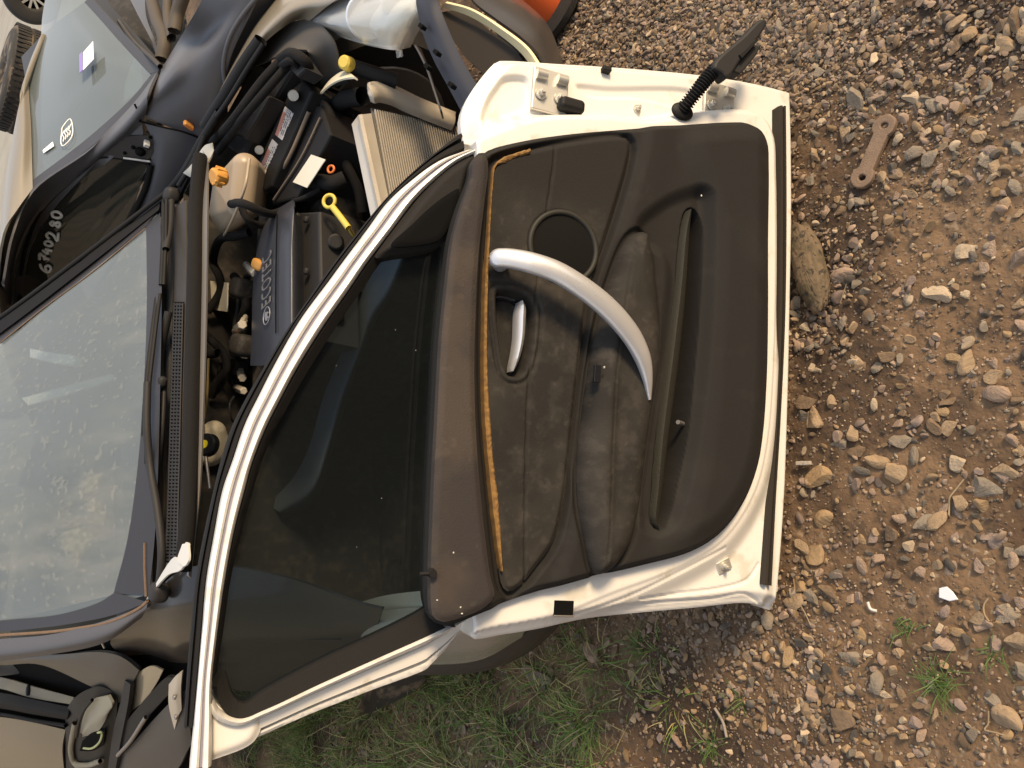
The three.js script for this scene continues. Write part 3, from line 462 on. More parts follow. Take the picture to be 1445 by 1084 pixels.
// windscreen with its dark edge band
{
  const edge = [[222, 300], [224, 420], [222, 540], [219, 660], [214, 760], [206, 840]];
  const inner = [[206, 318], [207, 430], [203, 540], [195, 650], [180, 760], [160, 838]];
  const top = -260;
  const rowsG = [edge.map(q => S(...q)), edge.map((q, i) => S(lerp(q[0], 0, .5), [372, 470, 570, 680, 780, 868][i])), edge.map((q, i) => S(0, [476, 560, 640, 730, 810, 892][i])), edge.map((q, i) => S(top, [640, 690, 750, 810, 870, 930][i]))];
  const bow = rowsG;
  part(car, 'windscreen', sheet(bow, 8, 8, 0), M.screen);
  const fr = (A, B, off) => sheet([A, mid(A, B, .5), B].map(r => r.map((q, i) => S(q[0], q[1], off))), 8, 3, 0);
  part(car, 'windscreen_band', [fr(edge.map(q => [q[0] + 4, q[1]]), inner, .003),
    sheet([[[225, 292], [120, 378], [0, 466], [-140, 560]].map(q => S(q[0], q[1], .004)), [[207, 318], [112, 396], [0, 482], [-140, 575]].map(q => S(q[0], q[1], .004))], 8, 2, 0),
    sheet([[[208, 850], [160, 868], [90, 882], [0, 892], [-140, 905]].map(q => S(q[0], q[1], .004)), [[162, 836], [140, 850], [80, 868], [0, 876], [-140, 890]].map(q => S(q[0], q[1], .004))], 8, 2, 0)], M.frit);
  part(car, 'windscreen_trim', [tube([[0, 897], [90, 890], [160, 876], [200, 856], [208, 848]].map(q => S(q[0], q[1], .004)), .004, 6, 60), tube([[204, 766], [204, 800], [206, 842]].map(q => S(q[0], q[1], .004)), .003, 6, 20), tube([[0, 484], [60, 436], [130, 384], [205, 322]].map(q => S(q[0], q[1], .005)), .002, 6, 30)], M.rust, 'rusty edge of the windscreen');
  const g = sheet([0, .25, .5, .75, 1].map(t => [0, .2, .4, .6, .8, 1].map(u => S(lerp(66, 162, t), lerp(655, 812, u), .0035))), 5, 5, 0);
  { const p = g.attributes.position, uvs = g.attributes.uv, a = [], b = []; for (let k = 0; k < p.count; k++) { const v = V(p.getX(k), p.getY(k), p.getZ(k)); a.push(v.dot(LAT)); b.push(v.dot(BACK) * 1.14); } const a0 = Math.min(...a), a1 = Math.max(...a), b0 = Math.min(...b), b1 = Math.max(...b); for (let k = 0; k < p.count; k++) uvs.setXY(k, (b[k] - b0) / (b1 - b0), (a[k] - a0) / (a1 - a0)); }
  const N = 256, al = tex(N, (u, v) => { const streak = fbm(u * 1 + .12 * v, v, 5, 2, 501) * .3 + fbm((u * .35 + .1 * v) % 1, v, 18, 4, 511) * .7, body = 1 - sstep(.18, .46, Math.hypot((u - .5) * 1.0, (v - (.5 + .1 * Math.sin(u * 7))) * 1.0)); return [.30 * sstep(.30, .80, streak * (.55 + .55 * body)) * sstep(0, .3, body)]; }, false, 1);
  part(car, 'dried_smear', g, std([.36, .37, .32], .9, 0, { alphaMap: al, transparent: true }), 'pale dried smear on the windscreen');
  const gs = sheet([0, .25, .5, .75, 1].map(t => [0, .2, .4, .6, .8, 1].map(u => S(lerp(215, -20, t), lerp(lerp(318, 500, t), lerp(826, 884, t), u), .0022))), 5, 5, 0);
  { const p = gs.attributes.position, uvs = gs.attributes.uv; for (let k = 0; k < p.count; k++) { const v = V(p.getX(k), p.getY(k), p.getZ(k)); uvs.setXY(k, v.dot(LAT), v.dot(BACK) * 1.14); } }
  const gt = tex(512, (u, v) => { const a = fbm(u, v, 4, 5, 521), b = fbm((u * 1 + .0) % 1, (v * .25) % 1, 24, 4, 531), c = fbm(u, v, 90, 2, 541); return [.03 + .20 * sstep(.42, .72, a * .6 + b * .4) + .12 * sstep(.68, .8, c)]; }, false, 1);
  part(car, 'screen_streaks', gs, std([.44, .44, .41], .95, 0, { alphaMap: gt, transparent: true }), 'pale streaky film on the windscreen');  // pale translucent streaks laid over the glass
}
const backFrom = (p, d, h) => p.clone().addScaledVector(BACK, d).setY(h);
// cabin: dashboard, seats, wheel, far wall
{
  const m = BLc.clone().lerp(BRc, .5), yaw = Math.atan2(-LAT.z, LAT.x), cb = (l, b, h) => m.clone().addScaledVector(LAT, l).addScaledVector(BACK, b).setY(h);
  part(car, 'dashboard', sheet([[cb(-.55, .04, .84), cb(0, .0, .85), cb(.55, .04, .84)], [cb(-.55, .3, .84), cb(0, .3, .86), cb(.55, .3, .84)], [cb(-.55, .42, .72), cb(0, .42, .74), cb(.55, .42, .72)], [cb(-.55, .45, .4), cb(0, .45, .4), cb(.55, .45, .4)]], 6, 6, .01), M.dash);
  for (const s of [-.34, .34]) {
    const st = part(car, 'seat', [boxAt(cb(s, 1.05, .62), [.46, .6, .14], yaw, -.28, .06), boxAt(cb(s, .8, .38), [.46, .14, .48], yaw, 0, .06)], M.seat);
    part(st, 'headrest', boxAt(cb(s, 1.14, 1.02), [.26, .18, .10], yaw, -.2, .05), M.seat);
  }
  const wc = cb(-.33, .55, .82); const tg = new THREE.TorusGeometry(.17, .014, 10, 40); tg.rotateX(-.45); tg.rotateY(yaw); tg.translate(wc.x, wc.y, wc.z); part(car, 'steering_wheel', tg, M.plastic);
  part(car, 'pale_oblong', sheet([[S(42, 492, -.16), S(75, 498, -.14), S(106, 502, -.12)], [S(42, 504, -.16), S(75, 512, -.14), S(104, 516, -.12)]], 5, 4, .02), std([.7, .7, .66], .35));  // pale oblong set behind the windscreen
  part(car, 'pale_band', sheet([[S(30, 562, -.3), S(90, 546, -.25), S(156, 528, -.2)], [S(40, 572, -.3), S(90, 558, -.25), S(158, 536, -.2)]], 6, 3, .01), std([.62, .6, .48], .5));  // pale band set behind the windscreen
  part(car, 'cabin_floor', sheet([[cb(-.62, .4, .25), cb(.62, .4, .25)], [cb(-.62, 2.1, .25), cb(.62, 2.1, .25)]], 2, 2, .01), M.dash);
  part(car, 'rear_seat', boxAt(cb(0, 1.8, .6), [1.2, .6, .2], yaw, -.3, .06), M.seat);
  const t0 = S(-260, 640), t1 = S(-260, 930), tb = (p, d, dy) => p.clone().addScaledVector(BACK, d).add(V(0, dy, 0));
  part(car, 'roof', sheet([[t0.clone(), t0.clone().lerp(t1, .5).add(V(0, .04, 0)), t1.clone()], [tb(t0, .6, .07), tb(t0.clone().lerp(t1, .5), .6, .12), tb(t1, .6, .07)], [tb(t0, 1.3, -.02), tb(t0.clone().lerp(t1, .5), 1.3, .03), tb(t1, 1.3, -.02)]], 8, 6, .006), M.charcoal);
}
// pillars
part(car, 'pillar', [sheet([[S(226, 284, .012), S(224, 296, .008)], [S(118, 366, .02), S(118, 380, .012)], [S(0, 452, .02), S(0, 470, .012)], [S(-140, 546, .02), S(-140, 566, .012)]], 3, 6, .03), tube([[236, 270], [120, 359], [0, 448], [-140, 540]].map(q => S(q[0], q[1], .02)), .007, 6, 40)], M.black, 'black-edged far windscreen pillar');
part(car, 'pillar', sheet([[S(208, 852, .004), S(206, 860, 0), S(200, 872, -.02)], [S(160, 872, .006), S(160, 890, .004), S(150, 906, -.02)], [S(80, 894, .008), S(80, 912, .006), S(70, 924, -.02)], [S(0, 902, .008), S(0, 922, .006), S(-10, 934, -.02)], [S(-140, 912, .008), S(-140, 936, .006), S(-140, 948, -.02)]], 5, 8, .012), M.bluegrey, 'near windscreen pillar, blue-grey');
// scuttle below the windscreen: plastic cover, grille, rubber seal
const scut = (x, y) => W(x, y, .855);
{
  const g = part(car, 'scuttle_cover', [
    sheet([[[224, 300, .865], [227, 420, .865], [226, 540, .865], [222, 660, .865], [216, 780, .865], [208, 846, .86]], [[238, 296, .852], [238, 420, .84], [236, 540, .84], [233, 660, .84], [230, 780, .84], [222, 826, .84]], [[250, 290, .868], [249, 420, .866], [247, 540, .866], [244, 660, .866], [242, 780, .866], [238, 806, .86]], [[262, 282, .868], [262, 420, .868], [258, 540, .868], [254, 660, .868], [252, 780, .868], [248, 800, .862]]], 8, 5, .004)], M.plasticDusty);
  const bars = []; for (let y = 430; y < 792; y += 5) { const x0 = lerp(246, 234.5, (y - 430) / 360), x1 = x0 + lerp(12, 15, (y - 430) / 360); bars.push(boxBetween(W(x0, y, .8725), W(x1, y, .8725), .0045, .004)); }
  for (let k = 0; k < 4; k++) bars.push(tube([0, .25, .5, .75, 1].map(t => [lerp(246, 234.5, t) + k * lerp(4, 5, t), lerp(428, 792, t), .873]), .0022, 5, 40));
  const vent = part(car, 'vent_bed', sheet([[0, .5, 1].map(t => [lerp(245, 233.5, t), lerp(426, 794, t), .8705]), [0, .5, 1].map(t => [lerp(259, 250.5, t), lerp(426, 794, t), .8705])], 6, 2, .001), M.grille);
  const bar = part(vent, 'vent_grille', bars, M.plastic); bar.userData.kind = 'stuff';
  part(car, 'bonnet_seal', [tube([[282, 220, .885], [277, 280, .885], [274, 400, .885], [271, 520, .885], [268, 640, .885], [264, 740, .885], [258, 806, .88]], .017, 10, 80)], M.rubber);
  part(car, 'firewall_edge', sheet([[[286, 210, .875], [284, 400, .872], [280, 560, .872], [275, 700, .872], [266, 812, .868]], [[293, 215, .868], [291, 400, .866], [287, 560, .866], [281, 700, .866], [270, 816, .86]]], 8, 2, .005), M.steel);
}
function boxBetween(a, b, w, t) { const L = a.distanceTo(b), g = new THREE.BoxGeometry(L, t, w); g.applyQuaternion(new THREE.Quaternion().setFromUnitVectors(V(1, 0, 0), b.clone().sub(a).normalize())); const m = a.clone().lerp(b, .5); g.translate(m.x, m.y, m.z); return g; }
// wipers
for (const [bl, arm] of [[[[231, 282, .885], [230, 340, .893], [227, 402, .89]], [[242, 276, .875], [240, 320, .885], [234, 352, .9]]],
  [[[222, 415, .892], [215, 470, .905], [207, 540, .912], [203, 600, .91], [202, 655, .9]], [[224, 836, .875], [228, 780, .885], [222, 720, .895], [212, 660, .905], [207, 600, .92], [208, 540, .925]]]]) {
  const w = part(car, 'wiper', [tube(bl, .006, 8, 60), tube(bl.map(q => [q[0] + 4, q[1], q[2] + .006]), .0045, 8, 60)], M.black);
  part(w, 'wiper_arm', [tube(arm, .009, 8, 60), blob(W(...arm[0]), [.022, .02, .022], [0, 0, 0])], M.plastic);
}
part(car, 'link_arm', [tube([[232, 540, .875], [229, 600, .875], [220, 690, .872], [214, 750, .87]], .006, 6, 40), tube([[238, 440, .876], [226, 500, .876], [228, 560, .876]], .01, 6, 30), blob(W(228, 539, .885), [.014, .01, .014], [0, 0, 0])], M.plastic);
part(car, 'bracket', [sheet([[[266, 768, .9], [258, 800, .9], [236, 812, .895], [206, 846, .88]], [[262, 765, .9], [252, 790, .9], [246, 786, .9], [212, 836, .88]]], 6, 4, .004), sheet([[[257, 768, .902], [250, 790, .902], [258, 800, .902]], [[265, 766, .902], [266, 790, .902], [262, 798, .902]]], 4, 3, .004)], std([.62, .6, .55], .5), 'bare grey metal bracket at the end of the scuttle');
// engine bay tub
{
  const bay = [[288, 200], [284, 400], [278, 600], [268, 820], [330, 900], [480, 900], [600, 800], [700, 400], [660, 150], [560, 66], [440, 60], [360, 90]];
  const hi = [.84, .84, .84, .84, .7, .6, .55, .55, .6, .62, .7, .8];
  const top = bay.map((q, i) => i < 4 ? W(q[0] + 4, q[1], hi[i]).addScaledVector(BACK, .26).setY(.80) : W(q[0], q[1], hi[i])), low = top.map(p => p.clone().setY(.2)), wl = [];
  for (let i = 0; i < top.length; i++) { const j = (i + 1) % top.length; if (i < 11 && i > 4) continue; wl.push(sheet([[top[i], top[j]], [low[i], low[j]]], 3, 3, .004)); }
  const sh = new THREE.ShapeGeometry(new THREE.Shape(low.map(p => new THREE.Vector2(p.x, -p.z)))); sh.rotateX(-Math.PI / 2); sh.translate(0, .2, 0);
  part(car, 'engine_bay', [...wl, sh], M.engine);
}
// engine with its cover, lettering and dipstick
{
  const eng = part(car, 'engine', [block([[362, 300], [455, 292], [466, 400], [420, 480], [352, 560], [354, 400]], .66, .4, .02), blob(W(470, 300, .6), [.06, .07, .06], [0, 0, .3]), blob(W(480, 350, .6), [.05, .06, .05], [0, 0, .3]), ...[0, 1, 2, 3, 4, 5].map(k => cyl(W(462 + (k % 2) * 12, 315 + k * 26, .6), W(462 + (k % 2) * 12, 315 + k * 26, .67), .022, .018, 14, .004))], M.engine);
  const cov = part(car, 'engine_cover', sheet([[[412, 282, .705], [386, 300, .72], [370, 324, .725], [363, 350, .725], [357, 400, .725], [355, 470, .725], [353, 516, .725]], [[414, 284, .74], [393, 308, .748], [382, 335, .75], [378, 360, .75], [374, 405, .75], [372, 470, .75], [370, 516, .75]], [[414, 290, .75], [404, 318, .755], [398, 345, .757], [396, 370, .757], [394, 410, .757], [392, 470, .757], [392, 516, .757]], [[416, 300, .745], [414, 325, .748], [413, 350, .748], [413, 375, .748], [413, 415, .748], [413, 475, .748], [413, 516, .748]], [[425, 305, .70], [430, 330, .69], [431, 355, .69], [431, 380, .69], [431, 420, .69], [432, 480, .69], [432, 516, .69]]], 6, 6, .004), M.cover);
  part(cov, 'cover_step', block([[420, 300], [450, 298], [452, 400], [453, 480], [420, 490]], .70, .1, .006), M.plastic);
  part(cov, 'cover_clip', [[425, 310], [425, 383]].flatMap(([x, y]) => [boxAt(W(x - 6, y, .712), [.03, .012, .02], .5, 0, .004), blob(W(x + 7, y, .712), [.008, .006, .008], [0, 0, 0])]), M.plastic);
  part(cov, 'cover_line', tube([[391, 302, .7605], [390, 340, .7605], [389, 400, .7605], [389, 470, .7605]], .0016, 5, 40), M.grille);
  const font = await new FontLoader().loadAsync('fonts/droid/droid_sans_regular.typeface.json');
  const txt = new TextGeometry('ECOTEC', { font, size: .03, depth: .0015, curveSegments: 6 }); txt.computeBoundingBox(); const bb = txt.boundingBox;
  // stand the lettering along the cover: reading direction from (381,425) to (381,352)
  const t0 = W(383, 426, .7565), t1 = W(384, 352, .7565), tu = W(371, 426, .753), xd = t1.clone().sub(t0), sx = xd.length() / (bb.max.x - bb.min.x); xd.normalize();
  let ud = tu.clone().sub(t0); const uh = ud.length(); ud.addScaledVector(xd, -ud.dot(xd)).normalize(); const nd = xd.clone().cross(ud);
  txt.translate(-bb.min.x, 0, 0); txt.scale(sx, uh * 0.95 / bb.max.y, 1); txt.applyMatrix4(new THREE.Matrix4().makeBasis(xd, ud, nd)); txt.translate(t0.x + nd.x * .002, t0.y + nd.y * .002, t0.z + nd.z * .002);
  part(cov, 'lettering', txt, std([.15, .15, .16], .4, .3));
  const ec = W(377, 446, .757), ring = new THREE.TorusGeometry(.019, .0013, 6, 40); ring.scale(1.1, 1, 1); ring.applyMatrix4(new THREE.Matrix4().makeBasis(xd, ud, nd)); ring.translate(ec.x, ec.y + .0015, ec.z);
  const lion = new THREE.Shape(); lion.moveTo(-.013, -.004); lion.quadraticCurveTo(-.012, .006, -.004, .008); lion.quadraticCurveTo(.004, .014, .011, .008); lion.quadraticCurveTo(.014, .003, .008, .002); lion.quadraticCurveTo(.010, -.004, .006, -.010); lion.lineTo(.003, -.010); lion.quadraticCurveTo(.004, -.004, -.002, -.004); lion.lineTo(-.006, -.012); lion.lineTo(-.009, -.011); lion.quadraticCurveTo(-.007, -.006, -.013, -.004);
  const lg = new THREE.ExtrudeGeometry(lion, { depth: .0012, bevelEnabled: false, curveSegments: 5 }); lg.applyMatrix4(new THREE.Matrix4().makeBasis(xd, ud, nd)); lg.translate(ec.x, ec.y + .001, ec.z);
  part(cov, 'emblem', [ring, lg], std([.25, .25, .27], .4, .3));
  part(car, 'oil_cap', [blob(W(365, 374, .735), [.014, .012, .03], [0, -.2, 0], .6, .6)], M.orange);
  const dr = new THREE.TorusGeometry(.0145, .0042, 10, 36), dc = W(464.6, 284, .70); dr.rotateX(-Math.PI / 2 + .55); dr.translate(dc.x, dc.y, dc.z);
  part(car, 'dipstick', [dr, tube([[469, 292, .695], [480, 306, .685], [492, 322, .675]], .0075, 8, 20), tube([[492, 322, .675], [500, 334, .62]], .004, 6, 10)], M.yellow, 'yellow dipstick with a ring handle');
}
// battery
{
  const q = [[361, 236], [408, 128], [428, 112], [440, 128], [382, 262], [372, 270]];
  const bat = part(car, 'battery', [block(q, .74, .2, .006), block([[374, 268], [430, 150], [452, 148], [466, 190], [418, 280], [384, 288]], .715, .2, .006)], M.black);
  part(bat, 'battery_rib', [tube([[376, 270, .727], [405, 228, .727], [436, 158, .727]], .0055, 6, 20), tube([[386, 282, .72], [425, 222, .72], [452, 166, .72]], .003, 6, 20)], std([.16, .12, .085], .8));
  const mk = (pts, h) => sheet([[[...pts[0], h], [...pts[1], h]], [[...pts[3], h], [...pts[2], h]]], 3, 3, .001);
  part(bat, 'battery_label', mk([[388, 190], [402, 150], [414, 160], [398, 198]], .7415), std([1, 1, 1], .5, 0, { map: printT(3) }));
  part(bat, 'battery_label', mk([[366, 236], [384, 196], [392, 204], [372, 250]], .7415), std([1, 1, 1], .5, 0, { map: printT(5) }));
  part(bat, 'terminal', cyl(W(414, 135, .74), W(414, 135, .765), .014, .012, 16), M.zinc); part(bat, 'terminal', cyl(W(366, 212, .74), W(366, 212, .762), .012, .01, 16), M.zinc);
  part(car, 'paper_tag', sheet([[[439, 218, .725], [459, 225, .725]], [[413, 257, .722], [433, 265, .722]]], 4, 4, .002), M.label, 'plain cream label beside the battery');
  part(car, 'fuse_box', [block([[316, 205], [358, 132], [396, 88], [410, 98], [372, 160], [338, 222]], .76, .18, .012), block([[328, 188], [366, 128], [380, 136], [344, 196]], .785, .05, .008), block([[404, 92], [418, 78], [430, 96], [418, 108]], .79, .05, .006)], M.plastic);
}
function printT(s) { const r = (a) => hash(a, s, 77); return tex(128, (u, v) => { const row = Math.floor(v * 9), on = (v * 9 % 1) < .55 && row > 1 && hash(Math.floor(u * 40), row, s) > .35 && u > .1 && u < .7 + .25 * r(row); const bar = row < 2 && u < .6; return bar ? [.42, .2, .16] : on ? [.1, .1, .12] : [.56, .52, .48]; }, true, .1); }
// coolant tank
{
  const a = W(330, 275, .80), b = W(352, 232, .82), c = W(316, 312, .76);
  const f = [];
  const tk = part(car, 'coolant_tank', [hull([[W(346, 236, .80), .034], [W(362, 250, .74), .034], [W(356, 286, .74), .034], [W(318, 262, .80), .03], [W(312, 300, .78), .03], [W(320, 318, .76), .026], [W(340, 292, .79), .034]])], M.tank);
  part(tk, 'tank_seam', tube([[352, 224, .838], [346, 262, .845], [334, 296, .836], [322, 322, .812], [316, 332, .78]], .0035, 6, 40), M.tank);
  const ca = W(318, 249, .86), cb2 = ca.clone().add(V(-.012, .03, .004)); const cap = [cyl(ca, cb2, .021, .021, 12, .004)]; for (let k = 0; k < 8; k++) { const t = k / 8 * Math.PI * 2; cap.push(boxAt(ca.clone().lerp(cb2, .5).add(V(.0205 * Math.cos(t), 0, .0205 * Math.sin(t))), [.006, .024, .006], -t, 0, .002)); }
  part(tk, 'tank_cap', cap, M.orange, 'orange cap of the coolant tank');
}
function hull(list) { const pts = []; for (const [c, r] of list) for (let i = 0; i < 240; i++) { const y = 1 - 2 * (i + .5) / 240, t = i * 2.39996, s = Math.sqrt(1 - y * y); pts.push(V(c.x + r * s * Math.cos(t), c.y + r * y * 1.0, c.z + r * s * Math.sin(t))); } return smoothHull(pts); }
function smoothHull(p) { const g = mergeVertices(new ConvexGeometry(p).deleteAttribute('normal'), 1e-5); g.computeVertexNormals(); return g; }
// hoses and small things round the engine
{
  const H = (pts, r, mat = M.rubber, name = 'hose') => part(car, name, tube(pts, r, 10, pts.length * 10), mat);
  H([[326, 288, .82], [345, 288, .84], [368, 298, .80], [385, 302, .74], [400, 296, .68]], .010);
  H([[340, 292, .80], [350, 310, .78], [372, 318, .72], [392, 312, .68]], .009);
  H([[352, 328, .74], [330, 334, .76], [314, 336, .77], [304, 350, .76], [301, 372, .74], [310, 392, .73], [311, 410, .72], [300, 430, .73], [292, 440, .74]], .0115);
  H([[330, 390, .70], [342, 405, .70], [347, 430, .69], [340, 452, .68]], .012);
  H([[288, 470, .76], [298, 480, .74], [316, 500, .72], [320, 520, .71], [306, 540, .72], [298, 560, .72]], .011);
  H([[284, 468, .77], [286, 490, .76], [296, 500, .75], [308, 498, .74]], .011);
  H([[312, 512, .70], [306, 545, .7], [300, 570, .7], [308, 600, .68]], .006);
  H([[279, 512, .80], [283, 560, .8], [288, 620, .79], [296, 690, .78]], .004, M.steel, 'cable');
  H([[294, 506, .78], [292, 560, .76], [288, 590, .75]], .003, std([.3, .22, .08], .7), 'cable');
  H([[330, 560, .68], [324, 572, .7], [326, 590, .69], [334, 600, .66]], .003, M.plastic, 'cable');
  H([[300, 200, .80], [330, 168, .84], [372, 112, .82], [398, 84, .80]], .011);
  H([[308, 214, .79], [340, 170, .83], [384, 118, .81], [410, 88, .79]], .010);
  H([[396, 84, .80], [414, 76, .81], [430, 86, .79], [436, 104, .74], [438, 124, .68]], .013);
  H([[398, 92, .80], [412, 86, .81], [424, 96, .78], [430, 118, .72]], .009);
  H([[455, 140, .70], [466, 164, .69], [474, 186, .67], [480, 210, .66], [490, 236, .64], [506, 270, .6], [512, 300, .58]], .013);
  H([[512, 136, .66], [488, 140, .67], [476, 152, .66], [474, 180, .62], [482, 200, .56]], .022);
  H([[434, 262, .68], [450, 256, .69], [470, 258, .68], [486, 252, .66]], .018);
  H([[410, 284, .70], [424, 282, .71], [440, 274, .70], [452, 266, .69]], .007);
  H([[466, 216, .66], [470, 236, .66], [460, 250, .66]], .012);
  const oc = W(467, 239, .685), og = new THREE.TorusGeometry(.0085, .003, 8, 24); og.rotateX(-1.1); og.translate(oc.x, oc.y, oc.z); part(car, 'clip_ring', og, std([.7, .2, .06], .5));
  part(car, 'data_plate', sheet([[[294, 396, .72], [321, 399, .72]], [[292, 436, .715], [320, 440, .715]]], 4, 4, .003), M.label, 'cream plate in the engine bay under the scuttle');
  part(car, 'brake_reservoir', [hull([[W(302, 610, .72), .03], [W(296, 640, .72), .034], [W(308, 628, .70), .03]])], std([.66, .58, .42], .45));
  const rc = W(297, 629, .775), rc2 = rc.clone().add(V(.004, .02, .012)); const cap = part(car, 'reservoir_cap', cyl(rc, rc2, .028, .027, 24, .004), M.black);
  part(cap, 'cap_mark', cyl(rc2, rc2.clone().add(V(.0003, .0014, .0008)), .010, .010, 20), std([.75, .62, .03], .5));
  for (const [x, y, h, r, dx, dy] of [[352, 378, .70, .012, 8, 8], [336, 464, .70, .014, 6, -6], [344, 452, .70, .010, -4, 8], [338, 496, .68, .014, 8, 4], [340, 524, .66, .012, 2, 10], [336, 548, .66, .011, 8, 4]]) part(car, 'pipe_fitting', [cyl(W(x, y, h), W(x + dx, y + dy, h + .02), r, r * .9, 6, .002), cyl(W(x - dx * .6, y - dy * .6, h - .012), W(x, y, h), r * .7, r * .7, 14)], M.alu);
  part(car, 'throttle_body', [blob(W(343, 488, .70), [.03, .03, .04], [0, 0, 0], .6, .6), blob(W(342, 408, .70), [.028, .03, .03], [0, 0, 0], .5, .5), blob(W(336, 518, .66), [.026, .026, .03], [0, 0, 0], .6, .6)], M.engine);
  part(car, 'copper_pipe', tube([[332, 476, .70], [334, 492, .70], [344, 500, .69], [352, 496, .68]], .008, 8, 30), std([.36, .2, .12], .5, .4));
  part(car, 'wiring_bundle', [[[330, 402, .66], [336, 430, .68], [330, 470, .68], [336, 520, .66], [330, 560, .64]], [[322, 480, .66], [330, 500, .7], [326, 530, .67], [334, 560, .64]], [[440, 296, .66], [452, 330, .65], [450, 370, .64], [460, 400, .62]], [[500, 160, .62], [492, 200, .60], [500, 250, .56]]].map(p => tube(p, .006, 7, 40)), M.plastic);
  for (let k = 0; k < 14; k++) { const y = rr(380, 620), x = lerp(330, 350, rnd()) - (y - 380) * .02; part(car, 'connector', boxAt(W(x, y, rr(.6, .69)), [rr(.015, .035), rr(.014, .03), rr(.015, .03)], rr(0, 3), rr(-.3, .3), .004), k % 4 ? M.plastic : M.engine); }
}
// radiator standing across the front
{
  const p0 = W(508, 166, .70), p1 = W(536, 308, .70), ax = p1.clone().sub(p0).setY(0).normalize(), nr = V(ax.z, 0, -ax.x); if (nr.z < 0) nr.negate();
  const RP = plane(p0, nr), q = (x, y, o = 0) => I(x, y, RP, o);
  const rad = part(car, 'radiator', [sheet([[q(506, 162, 0), q(540, 320, 0)], [q(524, 160, 0), q(556, 318, 0)]], 2, 2, .03), sheet([[q(506, 162, .012), q(540, 320, .012)], [q(511, 161, .014), q(545, 320, .014)]], 2, 2, .01)], M.alu);
  part(rad, 'radiator_end', [sheet([[q(518, 124, .006), q(530, 122, .006), q(556, 128, .006), q(590, 144, .006), q(640, 164, .006)], [q(520, 134, .02), q(532, 132, .02), q(556, 138, .02), q(588, 153, .02), q(638, 173, .02)], [q(523, 144, .006), q(533, 142, .006), q(558, 147, .006), q(586, 162, .006), q(634, 181, .006)]], 5, 5, .012), boxAt(q(524, 126, .02), [.03, .016, .012], .5, 0, .003), boxAt(q(552, 128, .02), [.026, .016, .012], .5, 0, .003)], M.radTan);
  part(rad, 'radiator_core', sheet([[q(524, 152, -.004), q(556, 320, -.004)], [q(700, 190, -.004), q(700, 320, -.004)]], 2, 2, .004), std([.11, .10, .085], .8));
  for (let k = 0; k < 36; k++) { const t = k / 35, a = q(529 + 118 * t, 155 + 26 * t, .002), b = q(561 + 118 * t, 330, .002); part(rad, 'fin', boxBetween(a, b, .004, .0026), M.alu); }
}
// front: slam panel, bumper, grille opening, washer neck, headlamp brackets
{
  part(car, 'slam_panel', [sheet([[[584, -20, .70], [588, 10, .70], [596, 45, .69], [612, 85, .68], [632, 122, .67], [652, 160, .66], [666, 190, .65]], [[600, -20, .703], [606, 14, .703], [618, 50, .693], [634, 88, .683], [654, 124, .673], [676, 160, .663], [686, 186, .66]], [[612, -20, .70], [620, 8, .69], [634, 44, .68], [650, 80, .67], [672, 118, .66], [694, 150, .65], [704, 178, .64]]], 8, 5, .006)], phy([.03, .032, .042], .55, .1, { specularIntensity: .6 }), 'blue-grey radiator support with slots');
  part(car, 'panel_slot', [[596, 38], [617, 75], [638, 121], [604, 95]].map(([x, y], i) => boxAt(W(x, y, [.708, .704, .697, .70][i]), [.018, .012, .008], 1.0, 0, .001)), M.grille);
  part(car, 'support_side', [sheet([[[584, 64, .68], [592, 78, .67], [602, 100, .66], [612, 130, .65], [622, 160, .64]], [[592, 70, .60], [600, 90, .59], [608, 112, .58], [616, 140, .57], [624, 168, .56]]], 5, 4, .004)], M.charcoal);
  part(car, 'bumper', sheet([[[640, -40, .58], [668, 5, .58], [700, 30, .57], [735, 56, .56], [762, 84, .55], [780, 120, .54]], [[650, -50, .54], [690, -5, .54], [730, 22, .53], [758, 48, .52], [774, 80, .5], [790, 120, .49]], [[660, -60, .40], [700, -20, .36], [744, 10, .34], [772, 40, .34], [786, 76, .34], [800, 120, .34]], [[650, -60, .22], [700, -20, .2], [740, 16, .2], [766, 44, .2], [780, 80, .2], [790, 120, .2]]], 6, 6, .006), M.charcoal);
  part(car, 'bumper_grille', sheet([[[618, 18, .60], [650, 72, .60], [690, 112, .59], [720, 150, .58]], [[652, 12, .575], [690, 42, .575], [728, 72, .565], [752, 110, .55]]], 6, 5, .006), phy([.03, .024, .019], .8, 0, { specularIntensity: .4 }));
  part(car, 'bumper_strip', sheet([[[622, 10, .60], [660, 22, .595], [700, 46, .585], [736, 76, .57], [756, 104, .56]], [[628, 4, .61], [664, 14, .605], [706, 40, .595], [744, 70, .58], [764, 100, .57]]], 6, 3, .006), std([.85, .72, .42], .35, .1), 'pale strip along the bumper');
  const fp = W(490, 88, .72), fd = W(520, 100, .66);
  part(car, 'washer_neck', cyl(W(560, 116, .60), W(492, 92, .70), .020, .016, 16), M.black);
  part(car, 'washer_cap', [cyl(W(494, 92, .70), W(484, 87, .725), .0175, .016, 20, .004)], M.yellow, 'yellow washer filler cap');
  part(car, 'inner_wing', [sheet([[[352, 96, .80], [378, 56, .79], [410, 32, .775], [446, 26, .755]], [[430, 70, .77], [436, 72, .76], [450, 62, .75], [470, 58, .74]], [[440, 96, .72], [452, 98, .72], [466, 96, .71], [482, 100, .70]], [[444, 132, .68], [456, 128, .68], [474, 122, .67], [494, 118, .66]]], 6, 5, .005)], std([.075, .068, .06], .7, .1));
  part(car, 'bracket', sheet([[[448, 136, .715], [462, 122, .72], [480, 112, .72], [500, 108, .71]], [[452, 130, .71], [466, 112, .71], [484, 100, .70], [506, 112, .70]]], 5, 4, .004), std([.62, .57, .44], .6));
}
